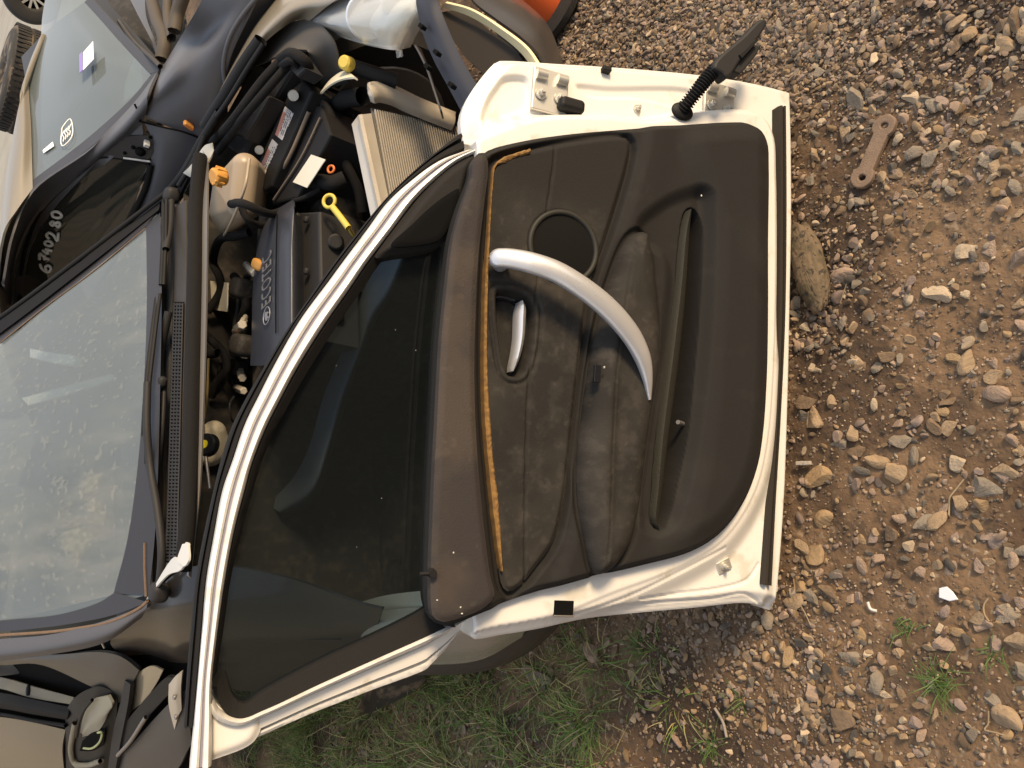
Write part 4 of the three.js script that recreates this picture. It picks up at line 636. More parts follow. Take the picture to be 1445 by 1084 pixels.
// far headlamp
{
  const rows = [[[396, -10, .74], [420, -24, .72], [470, -44, .70], [540, -60, .68], [600, -70, .66]], [[420, 30, .755], [450, 10, .755], [500, -6, .745], [556, -14, .725], [592, -12, .70]], [[440, 32, .75], [470, 38, .755], [512, 30, .745], [560, 16, .725], [589, 10, .695]], [[446, 34, .72], [480, 52, .72], [516, 62, .71], [548, 66, .69], [566, 62, .66]]];
  const hl = part(car, 'headlight', sheet(rows, 7, 7, .003), M.lens);
  const low = rows.map(r => r.map(q => W(...q).add(V(.012, -.035, -.02))));
  part(hl, 'reflector', sheet(low, 7, 7, .003), M.reflector);
  part(hl, 'lamp_bowl', [cyl(W(520, 24, .72), W(520, 24, .66), .05, .03, 28, .004), cyl(W(560, 4, .70), W(560, 4, .64), .034, .02, 24, .004)], M.reflector);
  part(hl, 'lamp_tab', [sheet([[[440, 40, .74], [446, 46, .73]], [[440, 50, .73], [450, 52, .72]]], 3, 3, .003), sheet([[[558, 70, .68], [566, 72, .68]], [[560, 82, .67], [568, 80, .67]]], 3, 3, .003)], M.lens);
  part(car, 'front_wing', sheet([[[300, 168, .84], [345, 100, .83], [372, 62, .82], [398, 40, .80], [420, 28, .77], [436, 30, .76]], [[292, 166, .85], [340, 92, .84], [372, 46, .83], [405, 16, .81], [440, 4, .785], [480, -4, .77]], [[286, 176, .83], [334, 84, .82], [368, 30, .81], [404, -6, .79], [460, -24, .76], [530, -30, .74]], [[290, 170, .70], [340, 70, .66], [372, 10, .64], [420, -40, .62], [500, -60, .62], [560, -60, .62]]], 7, 6, .005), phy([.27, .22, .15], .4, .2, { clearcoat: .6, clearcoatRoughness: .2 }), 'front wing by the far headlamp, reflected sun painted in as cream');  // cream colour carries the warm sun mirrored by dark paint
  part(car, 'wing_seal', [tube([[252, 262, .87], [274, 226, .86], [292, 186, .855], [322, 142, .85], [350, 96, .845], [372, 62, .835]], .007, 6, 60), tube([[290, 178, .852], [318, 134, .85], [346, 88, .846], [368, 56, .838]], .017, 8, 60), tube([[240, 268, .86], [262, 240, .86], [284, 200, .855], [310, 158, .85]], .012, 6, 40)], M.black);
  part(car, 'bonnet_hinge', sheet([[[258, 244, .88], [270, 232, .88], [288, 206, .875], [298, 202, .87]], [[268, 250, .87], [284, 244, .87], [296, 224, .865], [302, 212, .86]]], 5, 4, .004), std([.48, .45, .38], .5, .3));
}
// near wing, headlamp and corner of the bumper, half hidden by the door
{
  part(car, 'front_wing', sheet([[[210, 850, .865], [232, 822, .86], [270, 800, .85], [330, 800, .80], [420, 820, .72], [500, 850, .66], [540, 860, .64]], [[186, 872, .862], [218, 864, .85], [256, 858, .835], [320, 860, .78], [410, 872, .69], [490, 886, .62], [530, 890, .60]], [[156, 902, .85], [206, 906, .79], [250, 910, .77], [310, 920, .70], [400, 930, .6], [480, 930, .54], [520, 926, .52]], [[176, 930, .70], [208, 946, .62], [250, 960, .6], [310, 970, .56], [390, 980, .46], [480, 984, .38], [530, 972, .36]]], 6, 6, .006), M.nearWing, 'dark dusty front wing beside the white door frame');
  const rows = [[[500, 872, .60], [540, 862, .605], [610, 856, .60], [690, 856, .57], [740, 868, .54]], [[504, 890, .60], [545, 884, .615], [615, 880, .61], [695, 878, .58], [752, 874, .53]], [[510, 912, .56], [556, 912, .565], [620, 914, .56], [684, 910, .53], [742, 888, .50]], [[520, 930, .48], [560, 934, .48], [620, 938, .47], [682, 930, .46], [736, 900, .45]]];
  const hl = part(car, 'headlight', sheet(rows, 7, 7, .003), M.lensHazy, 'hazy near headlamp sticking out below the white door');
  part(hl, 'reflector', sheet(rows.map(r => r.map(q => W(...q).add(V(.02, -.02, -.03)))), 6, 6, .003), std([.45, .41, .32], .4, .3));
  part(car, 'bumper_corner', sheet([[[500, 926, .5], [560, 934, .48], [625, 936, .46], [690, 926, .44], [744, 892, .44], [790, 850, .44]], [[500, 940, .44], [560, 946, .42], [625, 948, .40], [696, 938, .38], [752, 906, .38], [800, 860, .38]], [[500, 940, .3], [560, 950, .28], [630, 953, .26], [696, 944, .24], [756, 914, .24], [806, 866, .24]]], 6, 5, .006), M.plasticDusty);
  part(car, 'undertray', sheet([[[505, 1000, .12], [525, 965, .16], [560, 945, .18], [590, 940, .18]], [[512, 1004, .07], [538, 986, .08], [570, 968, .10], [598, 952, .12]], [[520, 1008, .02], [545, 996, .03], [578, 980, .04], [602, 962, .05]]], 5, 4, .005), M.tyreDirty, 'grey plastic undertray bent down onto the grass');
  const wc = W(470, 985, .27), tg = new THREE.TorusGeometry(.21, .095, 16, 48); tg.rotateY(Math.atan2(LAT.x, LAT.z) * 1 + 0); const tw = tg; tw.rotateY(0); tw.translate(wc.x + .05, .285, wc.z - .25);
  const wheel = part(car, 'wheel', tw, M.tyre); const ca = V(wc.x + .05, .285, wc.z - .25); part(wheel, 'rim', cyl(ca.clone().addScaledVector(LAT, -.08), ca.clone().addScaledVector(LAT, .08), .16, .16, 32, .01), M.steel);
  // bent bar added behind the glass to stand for a reflection
  part(car, 'reflection_bar', sheet([[[548, 352, .60], [520, 396, .58], [500, 440, .565], [480, 500, .55], [456, 560, .53], [436, 630, .52], [415, 672, .52], [378, 712, .53]], [[570, 360, .60], [548, 410, .59], [524, 448, .575], [505, 500, .56], [482, 560, .54], [462, 630, .53], [440, 690, .53], [395, 724, .53]], [[572, 372, .52], [552, 420, .5], [532, 452, .49], [510, 505, .48], [490, 565, .47], [468, 640, .46], [450, 700, .46], [400, 740, .46]]], 6, 6, .006), std([.075, .085, .10], .6), 'blue-grey bar added behind the door glass in place of a reflection');
}
// near side: door, mirror foot, sill of the window
{
  const SD = plane(W(200, 905, .80), LAT.clone().multiplyScalar(-1).add(V(0, 1.5, 0)));
  const s = (x, y, o = 0) => I(x, y, SD, o);
  part(car, 'side_panel', sheet([[s(-180, 915, -.03), s(0, 912, -.03), s(120, 905, -.03), s(210, 880, -.03), s(290, 860, -.04)], [s(-180, 1000, -.09), s(0, 1000, -.09), s(120, 1000, -.08), s(210, 980, -.06), s(290, 960, -.06)], [s(-180, 1110, -.09), s(0, 1110, -.09), s(120, 1110, -.06), s(210, 1100, -.06), s(290, 1080, -.06)]], 6, 5, .004), M.grille);
  const gloss = phy([.035, .031, .026], .4, .1, { clearcoat: .45, clearcoatRoughness: .06 });
  part(car, 'door_frame', sheet([[s(-180, 924), s(0, 924, .002), s(80, 924, .006), s(148, 921, .008), s(176, 930, .008), s(196, 946, .0)], [s(-180, 930, .01), s(0, 931, .01), s(66, 932, .012), s(126, 944, .012), s(160, 960, .012), s(182, 972, .004)], [s(-180, 939, .004), s(0, 939, .004), s(60, 939, .006), s(122, 966, .006), s(150, 980, .006), s(168, 992, .0)]], 6, 5, .01), phy([.03, .026, .023], .55, .1, { clearcoat: .3, clearcoatRoughness: .3 }));
  part(car, 'beige_trim', sheet([[s(-180, 944, -.03), s(0, 956, -.03), s(50, 970, -.03), s(104, 984, -.03)], [s(-180, 962, -.01), s(0, 972, -.01), s(40, 984, -.01), s(100, 994, -.01)]], 5, 3, .006), std([.30, .25, .175], .8));
  part(car, 'trim_clip', blob(s(40, 974, -.02), [.02, .008, .012], [0, .4, 0]), M.black);
  part(car, 'waist_seal', [sheet([[s(-180, 970, .0), s(0, 978, .0), s(50, 988, .0), s(98, 998, .0)], [s(-180, 982, .018), s(0, 990, .018), s(46, 999, .018), s(96, 1008, .018)], [s(-180, 992, .008), s(0, 1000, .008), s(44, 1008, .008), s(94, 1016, .008)]], 5, 4, .006), tube([s(-180, 1000, .014), s(0, 1008, .014), s(44, 1016, .014), s(93, 1024, .014)], .007, 8, 50)], M.rubber);
  part(car, 'side_door', sheet([[s(-180, 1004, .004), s(0, 1012, .004), s(48, 1020, .004), s(92, 1030, .004)], [s(-180, 1040, .02), s(0, 1044, .02), s(46, 1048, .02), s(88, 1054, .014)], [s(-180, 1080, .01), s(0, 1082, .01), s(46, 1084, .01), s(90, 1086, .006)], [s(-180, 1180, -.1), s(0, 1180, -.1), s(46, 1180, -.1), s(100, 1180, -.1)]], 7, 7, .006), gloss, 'glossy dark side door without its mirror');
  const foot = part(car, 'mirror_foot', sheet([[s(92, 1004, .0), s(104, 986, .012), s(122, 974, .016), s(146, 970, .016), s(166, 980, .004)], [s(92, 1034, .004), s(108, 1026, .018), s(128, 1016, .02), s(148, 1010, .018), s(164, 1012, .004)], [s(92, 1066, .004), s(108, 1066, .018), s(126, 1066, .02), s(144, 1060, .018), s(158, 1052, .004)], [s(94, 1100, .0), s(110, 1100, .012), s(126, 1098, .016), s(142, 1094, .016), s(152, 1088, .004)]], 6, 6, .006), M.black);
  part(foot, 'foam_pad', [sheet([[s(113, 1034, .024), s(118, 1010, .026), s(130, 988, .026), s(152, 982, .022)], [s(116, 1036, .03), s(128, 1020, .036), s(144, 1008, .034), s(158, 994, .026)], [s(116, 1040, .024), s(136, 1034, .026), s(148, 1018, .026), s(154, 1004, .022)]], 6, 6, .008), tube([s(106, 1020, .024), s(102, 1040, .026), s(100, 1060, .026), s(104, 1076, .026), s(122, 1080, .028), s(142, 1074, .026)], .009, 8, 50), tube([s(104, 1074, .024), s(112, 1084, .024), s(118, 1092, .024)], .01, 8, 20)], std([.52, .44, .31], .95, 0, { bumpMap: grainT, bumpScale: .002 }));
  part(foot, 'mirror_cable', tube([s(130, 988, .04), s(120, 1000, .044), s(112, 1018, .042), s(108, 1040, .038)], .005, 8, 40), M.black);
  part(foot, 'mirror_wire', tube([s(118, 1056, .036), s(130, 1056, .044), s(142, 1044, .05), s(144, 1034, .046), s(138, 1034, .044)], .0035, 6, 30), std([.5, .52, .22], .5));
  part(foot, 'wire_hole', sheet([[s(116, 1046, .026), s(130, 1034, .028), s(148, 1030, .026)], [s(112, 1060, .024), s(130, 1060, .022), s(146, 1052, .024)]], 5, 4, .003), M.grille);
  part(car, 'door_edge', sheet([[s(176, 960, .01), s(170, 990, .014), s(160, 1030, .016), s(150, 1100, .016)], [s(184, 966, .012), s(180, 996, .018), s(172, 1036, .02), s(160, 1100, .02)]], 6, 4, .012), M.plastic);
  part(car, 'wing_side', sheet([[s(188, 956, -.01), s(200, 946, -.006), s(216, 940, -.004), s(230, 946, -.006)], [s(178, 990, -.01), s(190, 980, -.006), s(206, 970, -.004), s(222, 962, -.006)], [s(168, 1026, -.01), s(178, 1012, -.008), s(190, 1000, -.006), s(204, 990, -.006)]], 6, 5, .004), phy([.30, .25, .17], .3, .3, { clearcoat: .6 }));  // tan colour paints in the reflection on this dark panel
  part(car, 'wing_gap', sheet([[s(166, 1034, .012), s(190, 1004, .012), s(216, 974, .012), s(238, 956, .008), s(250, 960, .004)], [s(160, 1070, .012), s(186, 1040, .014), s(212, 1008, .014), s(234, 984, .01), s(252, 966, .006)]], 6, 4, .01), M.black);
  part(car, 'chrome_strip', tube([s(166, 1066, .022), s(184, 1046, .024), s(202, 1018, .024), s(206, 1012, .022)], .006, 8, 30), M.steel);
  part(car, 'side_rail', sheet([[s(160, 1078, .004), s(190, 1046, .006), s(220, 1012, .006), s(248, 984, .002), s(262, 974, .0)], [s(176, 1100, .012), s(206, 1070, .014), s(236, 1040, .012), s(256, 1016, .008), s(266, 1000, .0)], [s(196, 1130, .01), s(230, 1110, .01), s(254, 1080, .008), s(264, 1060, .004), s(270, 1050, .0)]], 6, 5, .01), phy([.026, .027, .03], .55, .1, { clearcoat: .25, clearcoatRoughness: .3 }));
  part(car, 'hinge_plate', sheet([[s(238, 966, .012), s(250, 952, .014), s(257, 948, .01)], [s(238, 996, .014), s(247, 980, .018), s(255, 972, .012)], [s(246, 1030, .012), s(251, 1012, .014), s(256, 1002, .01)]], 5, 5, .005), M.alu);
  part(car, 'wing_bolt', [blob(s(246, 984, .022), [.006, .004, .006], [0, 0, 0]), blob(s(248, 1012, .018), [.006, .004, .006], [0, 0, 0])], M.steel);
  part(car, 'wing_joint', tube([s(143, 889, .03), s(142, 902, .026), s(147, 914, .016)], .003, 6, 12), M.zinc);
}
function relSheetDisc(c, r) { const g = new THREE.SphereGeometry(r, 20, 12); g.scale(1, .7, 1); g.translate(c.x, c.y, c.z); return g; }

// ------------------------------------------------------------------ THE FAR CAR, dark blue-grey, number chalked on its side window
{
  const A = W(370, 0, .80), B = W(205, 290, .84), HD = A.clone().sub(B).setY(0).normalize(), NS = V(-HD.z, 0, HD.x); if (NS.x > 0) NS.negate();
  const L2 = NS.clone().negate();                                     // across the car, away from us
  const C0 = W(225, 100, .90);
  const WS = plane(C0, V(0, Math.cos(.52), 0).addScaledVector(HD, Math.sin(.52)));
  const c2 = thing('parked_wreck', 'dark blue-grey car behind the engine bay, number chalked on its side window', 'car', B.clone().setY(0));
  const w = (x, y, o = 0) => I(x, y, WS, o);
  const SP = plane(B.clone(), NS.clone().add(V(0, .30, 0)));
  const s = (x, y, o = 0) => I(x, y, SP, o);
  // windscreen, stickers, label outline
  part(c2, 'windscreen', sheet([[w(224, 100), w(180, 55), w(127, -3), w(90, -50)], [w(188, 147, .0), w(150, 90, .02), w(105, 30, .02), w(70, -20)], [w(130, 203, .0), w(105, 140, .02), w(78, 70, .02), w(60, 20)], [w(46, 264), w(44, 185, .01), w(42, 100, .01), w(58, 60)]], 8, 8, 0), M.screen);
  part(c2, 'windscreen_band', [sheet([[w(226, 100, .004), w(200, 140, .004), w(130, 206, .004), w(44, 268, .004)], [w(214, 104, .004), w(186, 138, .004), w(122, 196, .004), w(46, 254, .004)]], 8, 2, 0), sheet([[w(226, 100, .004), w(178, 50, .006), w(127, -5, .006)], [w(212, 104, .004), w(170, 60, .006), w(118, 4, .006)]], 8, 2, 0)], M.frit);
  const pp = part(c2, 'window_paper', sheet([[w(117, 74, .05), w(131, 58, .05)], [w(117, 99, .05), w(132, 83, .05)]], 3, 3, .0012), M.paper, 'white paper sticker on the far windscreen');
  part(pp, 'paper_stripe', sheet([[w(111.5, 77, .05), w(115.5, 73, .05)], [w(112, 103, .05), w(116.5, 98.5, .05)]], 2, 2, .0012), M.purple);
  part(c2, 'window_mark', [sheet([[w(60, 212, .012), w(74, 200, .012)], [w(61, 216, .012), w(76, 206, .012)]], 2, 2, .001), tube([w(87, 187, .014), w(88, 180, .014), w(98, 168, .014), w(101, 172, .014), w(102, 190, .014), w(98, 198, .014), w(89, 206, .014), w(86, 202, .014)], .0016, 5, 60, true), ...[0, 1, 2, 3].map(k => tube([w(89 + k * 3, 200 - k * 3, .014), w(90 + k * 3, 194 - k * 3, .014), w(88 + k * 3, 190 - k * 2, .014), w(91 + k * 3, 184 - k * 3, .014)], .0014, 5, 16))], M.chalk);
  part(c2, 'pale_reflector', sheet([[w(190, 80, -.03), w(197, 80, -.03)], [w(178, 112, -.03), w(199, 122, -.03)], [w(174, 145, -.03), w(190, 132, -.03)]], 4, 4, .002), std([.5, .56, .54], .6));
  part(c2, 'dashboard', sheet([[w(222, 102, -.06), w(127, -3, -.06)], [w(150, 180, -.30), w(70, 40, -.30)], [w(60, 250, -.6), w(30, 80, -.6)]], 5, 5, .01), M.dash);
  // roof, pillar, door
  part(c2, 'roof', sheet([[w(46, 266, .004), w(44, 185, .014), w(42, 100, .014), w(58, 56, .004)], [w(24, 296, .02), w(30, 200, .035), w(34, 124, .03), w(60, 52, .012)], [w(4, 330, .02), w(14, 220, .03), w(27, 150, .03), w(62, 48, .01)], ...[.5, 1.3].map(k => [w(4, 330, .02), w(14, 220, .03), w(27, 150, .03), w(62, 48, .01)].map(p => p.addScaledVector(HD, -k).add(V(0, -.22 * k * k - .12 * k, 0))))], 7, 7, .006), phy([.22, .195, .155], .45, .2, { clearcoat: .5, clearcoatRoughness: .25 }), 'roof with sun glare painted in as a pale tone');  // pale colour holds painted sun glare, the car itself is dark
  part(c2, 'pillar', sheet([[w(226, 101, .004), w(190, 149, .006), w(130, 207, .006), w(45, 268, .006), w(16, 330, .0), w(2, 400, -.05)], [s(212, 132, .03), s(182, 172, .03), s(130, 222, .03), s(60, 282, .03), s(24, 345, .02), s(10, 420, .01)], [s(201, 170, .02), s(172, 196, .02), s(124, 234, .02), s(62, 292, .02), s(28, 348, .015), s(16, 430, .01)]], 7, 6, .006), M.bluegrey);
  const dp = part(c2, 'side_door', [
    sheet([[s(200, 174, .018), s(172, 198, .018), s(124, 237, .018), s(64, 294, .018), s(30, 350, .015), s(18, 432, .01), s(14, 470, .01)], [s(202, 190, .022), s(160, 208, .022), s(122, 244, .022), s(72, 300, .022), s(44, 346, .02), s(34, 388, .016), s(28, 470, .012)]], 7, 4, .02),
    sheet([[s(203, 172, .022), s(232, 180, .03), s(257, 186, .03), s(284, 197, .02)], [s(214, 196, .024), s(228, 210, .034), s(246, 216, .034), s(276, 226, .024)], [s(212, 232, .024), s(222, 250, .034), s(236, 262, .034), s(256, 270, .024)], [s(196, 292, .024), s(206, 300, .034), s(220, 310, .034), s(236, 316, .024)], [s(150, 380, .024), s(162, 390, .034), s(180, 400, .034), s(200, 410, .024)], [s(80, 500, .024), s(94, 510, .034), s(112, 520, .034), s(140, 540, .024)]], 7, 7, .006)], M.bluegrey, 'dusty blue-grey side door');
  part(dp, 'mirror_plate', [sheet([[s(142, 223, .025), s(156, 206, .026), s(180, 193, .026), s(208, 191, .025)], [s(168, 224, .026), s(178, 214, .027), s(196, 206, .027), s(220, 198, .026)], [s(206, 230, .026), s(210, 224, .027), s(216, 216, .027), s(221, 206, .026)]], 6, 5, .008)], M.plasticDusty);
  part(dp, 'mirror_hole', [[198, 214, .014], [188, 208, .006], [176, 216, .005], [212, 194, .005], [208, 208, .006]].map(([x, y, r]) => { const p = s(x, y, .028), g = new THREE.SphereGeometry(r, 16, 10); g.translate(p.x, p.y, p.z); return g; }), M.grille);
  part(dp, 'white_clip', boxAt(s(207, 203, .034), [.02, .015, .012], .6, 0, .002), std([.7, .67, .6], .5)); part(dp, 'bright_strip', tube([s(174, 223, .03), s(190, 225, .031), s(212, 228, .03)], .003, 6, 20), std([.7, .67, .6], .5));
  part(c2, 'side_glass', sheet([[s(208, 231, .01), s(180, 226, .01), s(141, 224, .01), s(120, 240, .01), s(88, 266, .01), s(58, 302, .01), s(38, 350, .01), s(31, 386, .01)], [s(186, 298, .01), s(150, 290, .014), s(125, 290, .014), s(108, 300, .014), s(90, 320, .014), s(72, 346, .014), s(60, 380, .014), s(56, 396, .01)], [s(160, 352, .01), s(130, 360, .01), s(110, 370, .01), s(98, 384, .01), s(90, 396, .01), s(84, 408, .01), s(82, 420, .01), s(80, 432, .01)]], 6, 7, 0), M.sideglass);
  part(c2, 'window_seal', [tube([s(208, 230, .022), s(180, 225, .022), s(141, 222, .022), s(120, 238, .022), s(88, 263, .022), s(56, 300, .022), s(36, 350, .022), s(29, 388, .02)], .005, 6, 80), tube([s(213, 232, .03), s(206, 262, .03), s(190, 298, .03), s(160, 356, .03)], .009, 6, 40)], M.rubber);
  part(c2, 'rear_window', sheet([[s(24, 420, .024), s(26, 446, .024)], [s(52, 424, .024), s(44, 452, .024)]], 2, 2, .004), M.gloss);
  // the cabin seen through the side window
  part(c2, 'cabin_lining', [sheet([[s(215, 225, -.5), s(120, 200, -.6)], [s(60, 420, -.5), s(0, 330, -.6)]], 3, 3, .01), sheet([[s(215, 230, -.06), s(215, 225, -.5)], [s(60, 440, -.06), s(60, 420, -.5)]], 3, 3, .01)], M.dash);
  // hand-written number, strokes of white paint on the glass
  const glyph = { 6: [[.75, .95, .3, .7, .1, .3, .3, .05, .65, .08, .8, .3, .6, .48, .2, .35]], 7: [[.1, .9, .8, .95, .45, .4, .35, .02], [.2, .45, .75, .52]], 4: [[.45, .98, .15, .45, .8, .5], [.65, .75, .6, .02]], 0: [[.5, .95, .15, .7, .2, .2, .5, .03, .82, .3, .8, .75, .5, .95]], 2: [[.12, .72, .4, .97, .75, .8, .6, .45, .12, .06, .9, .08]], 8: [[.75, .8, .45, .97, .2, .78, .5, .52, .8, .25, .5, .03, .18, .22, .5, .52, .75, .8]] };
  const digits = [['6', 63.5, 378, 17], ['7', 62.5, 363, 15], ['4', 66.5, 354, 14], ['0', 68, 343.5, 12], ['2', 74, 333, 17], ['8', 78, 316, 14], ['0', 79.5, 303, 15]];
  const nb = part(c2, 'chalked_digit', digitGeo(digits[0]), M.chalk); for (const d of digits.slice(1)) part(c2, 'chalked_digit', digitGeo(d), M.chalk);
  function digitGeo([ch, cx, cy, size]) { const hgt = size * 1.05, wd = size * .78, rd = [.22, -.975], ud = [-.975, -.22]; return glyph[ch].map(st => { const p = []; for (let i = 0; i < st.length; i += 2) { const a = (st[i] - .5) * wd, b = (st[i + 1] - .5) * hgt; p.push(s(cx + rd[0] * a + ud[0] * b, cy + rd[1] * a + ud[1] * b, .021)); } const c = new THREE.CatmullRomCurve3(p, false, 'centripetal'); const g = new THREE.TubeGeometry(c, 40, .0044, 6); return g; }).reduce((a, g) => merge([a, g])); }
  // front wing with its crease, arch, indicator
  const wing = part(c2, 'front_wing', sheet([[w(226, 100, .002), w(238, 80, .0), [262, 40, .92], [290, -10, .92], [310, -60, .92]], [s(207, 148, .012), s(246, 102, .03), [284, 56, .88], [316, 6, .88], [336, -40, .88]], [s(204, 160, .016), s(264, 116, .035), s(306, 60, .035), s(342, 8, .03), s(366, -40, .02)], [s(226, 174, .026), s(284, 130, .04), s(316, 78, .04), s(352, 20, .034), s(380, -40, .02)], [s(284, 195, .026), s(300, 160, .034), s(318, 120, .03), s(326, 60, .03), s(356, 0, .02)]], 7, 7, .006), M.bluegrey, 'blue-grey front wing with a crease');
  part(c2, 'wing_joint', [tube([s(284, 196, .026), s(258, 186, .036), s(232, 180, .036), s(200, 172, .026)], .0028, 5, 40), tube([s(198, 172, .03), s(195, 158, .03), s(190, 147, .03)], .003, 5, 12)], M.grille);
  part(c2, 'wing_side', sheet([[s(284, 196, .024), s(302, 156, .032), s(318, 120, .03), s(318, 84, .03)], [s(262, 250, .02), s(286, 210, .03), s(306, 170, .03), s(320, 140, .02)], [s(240, 300, .0), s(270, 260, .0), s(296, 220, .0), s(320, 180, .0)]], 6, 6, .005), phy([.035, .032, .03], .4, .2, { clearcoat: .5 }));
  part(c2, 'indicator_lamp', [boxAt(s(266, 177, .042), [.018, .034, .012], Math.atan2(-NS.z, NS.x) * 0 + .5, .4, .006)], M.amber);
  const arch = part(c2, 'wheel_arch', [tube([s(320, 132, .034), s(315, 100, .04), s(318, 72, .04), s(328, 44, .04), s(346, 16, .036), s(372, -14, .03)], .006, 6, 50), sheet([[s(322, 128, .02), s(318, 74, .02), s(346, 18, .02), s(376, -20, .02)], [s(346, 118, -.02), s(346, 80, -.03), s(366, 30, -.03), s(394, -10, -.03)]], 6, 4, .006)], M.bluegrey);
  part(c2, 'arch_liner', sheet([[s(340, 130, -.03), s(344, 78, -.03), s(366, 28, -.03), s(400, -30, -.03)], [s(380, 130, -.2), s(380, 90, -.25), s(390, 40, -.25), s(420, -20, -.2)]], 5, 4, .006), M.grille);
  // its own engine bay beyond the windscreen
  const bayG = part(c2, 'engine_bay', sheet([[[222, 96, .86], [176, 48, .86], [130, -4, .86], [90, -60, .86]], [[236, 84, .76], [210, 30, .74], [190, -30, .74], [160, -80, .74]], [[262, 44, .86], [256, -4, .84], [250, -50, .84], [240, -90, .84]]], 5, 5, .006), M.engine);
  part(c2, 'scuttle_cover', sheet([[[224, 98, .905], [178, 50, .905], [130, -2, .905]], [[230, 92, .89], [188, 44, .885], [142, -8, .885]]], 6, 3, .006), M.plastic);
  part(c2, 'bay_trim', [sheet([[[182, -4, .88], [196, 24, .89], [210, 50, .89], [222, 74, .89]], [[204, -8, .87], [206, 22, .88], [216, 50, .88], [224, 70, .88]]], 5, 4, .01)], M.bluegrey);
  part(c2, 'bay_hose', [tube([[214, 2, .88], [222, 30, .89], [232, 60, .89], [228, 84, .89]], .02, 8, 30), tube([[236, -4, .88], [236, 24, .88], [242, 54, .88]], .014, 8, 30), tube([[260, -10, .88], [250, 20, .88], [246, 44, .88]], .02, 8, 30)], std([.07, .055, .04], .7));
  part(c2, 'wiper_arm', [tube([[168, 30, .915], [190, 60, .92], [214, 82, .92], [226, 94, .915]], .008, 6, 30)], M.plasticDusty);
  // body below and behind, so that it is a car from the side too
  const q = (along, down, across) => B.clone().addScaledVector(HD, along).addScaledVector(L2, across).setY(down);
  part(c2, 'lower_body', sheet([[q(-1.9, .8, .02), q(-.9, .84, 0), q(0, .82, 0)], [q(-1.9, .5, -.03), q(-.9, .5, -.05), q(0, .5, -.05)], [q(-1.9, .2, .02), q(-.9, .2, 0), q(0, .2, 0)]], 5, 5, .006), M.bluegrey);
  for (const al of [.55, -1.75]) { const cA = q(al, .3, .03), cB = q(al, .3, .22); const wh = part(c2, 'wheel', cyl(cA, cB, .3, .3, 40, .03), M.tyre); part(wh, 'rim', cyl(cA.clone().addScaledVector(NS, .004), cA.clone().addScaledVector(NS, -.02), .2, .2, 32, .01), M.steel); }
}

// ------------------------------------------------------------------ things standing round about
// traffic cone beside the bumper
{
  const b = W(766, -2, 0), top = W(690, 4, .3);
  const cn = thing('traffic_cone', 'orange traffic cone with a white band and black base at the picture edge', 'cone', b);
  const lathe = pts => toCreasedNormals(new THREE.LatheGeometry(pts.map(p => new THREE.Vector2(...p)), 48), .5).translate(b.x, 0, b.z);
  part(cn, 'cone_body', lathe([[.145, .035], [.14, .05], [.112, .18]]), M.cone);
  part(cn, 'white_band', lathe([[.1125, .18], [.088, .30]]), M.coneWhite);
  part(cn, 'cone_tip', lathe([[.0875, .30], [.035, .54], [.03, .55], [.012, .55], [.012, .5]]), M.cone);
  part(cn, 'cone_base', lathe([[0, .004], [.185, .004], [.19, .01], [.188, .03], [.15, .04], [.145, .036], [0, .036]]), M.tyre);
}
function tyreGeo(R, r, wd) { const p = []; for (let i = 0; i <= 20; i++) { const t = i / 20 * Math.PI * 2; p.push(new THREE.Vector2(R - r + r * Math.sign(Math.cos(t)) * Math.pow(Math.abs(Math.cos(t)), .55), wd / 2 * Math.sign(Math.sin(t)) * Math.pow(Math.abs(Math.sin(t)), .6))); } return new THREE.LatheGeometry(p, 56); }
function treadGeo(R, wd) { const l = []; for (let k = 0; k < 60; k++) { const a = k / 60 * Math.PI * 2; for (const s of [-1, 1]) { const g = new THREE.BoxGeometry(.012, wd * .34, .022); g.translate(R - .003, s * wd * .22, 0); g.rotateX(s * .25 * 0); g.rotateY(a + s * .03); l.push(g); } } return merge(l); }
{
  const T0 = W(22, 112, .84), U0 = W(44, 140, .62);
  for (const [c, h, lab] of [[T0, .82, 'dirty black tyre lying flat on the stack beyond the far car, topmost'], [T0, .59, 'dirty tyre lying second from the top in the stack beyond the far car'], [T0, .36, 'dirty tyre lying below two others in the stack beyond the far car'], [T0, .13, 'dirty tyre at the foot of the stack beyond the far car']]) {
    const k = V(c.x + (h === .82 ? 0 : .03), h, c.z); const t = thing('tyre', lab, 'tyre', k, 'tyres stacked beyond the far car'); part(t, 'tyre_wall', tyreGeo(.34, .12, .21).translate(k.x, k.y, k.z), M.tyreDirty); const tr = part(t, 'tread', treadGeo(.34, .21).translate(k.x, k.y, k.z), M.tyre); tr.userData.kind = 'stuff';
  }
  const wp = W(86, 12, 0), wh = thing('loose_wheel', 'loose alloy wheel with its tyre standing on the concrete', 'wheel', wp.clone().setY(0)), cc = wp.clone().setY(.31);
  const tilt = g => { g.rotateX(Math.PI / 2); g.rotateY(-.25); g.translate(cc.x, cc.y, cc.z); return g; };
  part(wh, 'tyre', tilt(tyreGeo(.31, .09, .2)), M.tyre);
  const sp = []; for (let k = 0; k < 10; k++) { const g = new THREE.BoxGeometry(.17, .02, .026); g.translate(.115, .055, 0); g.rotateY(k / 10 * Math.PI * 2); sp.push(tilt(g)); }
  part(wh, 'rim', [...sp, tilt(tyreGeo(.23, .02, .18)), tilt(new THREE.CylinderGeometry(.04, .04, .03, 20).translate(0, .055, 0))], M.chrome);
  part(wh, 'brake_disc', tilt(new THREE.CylinderGeometry(.19, .19, .02, 32).translate(0, -.02, 0)), M.grille);
}
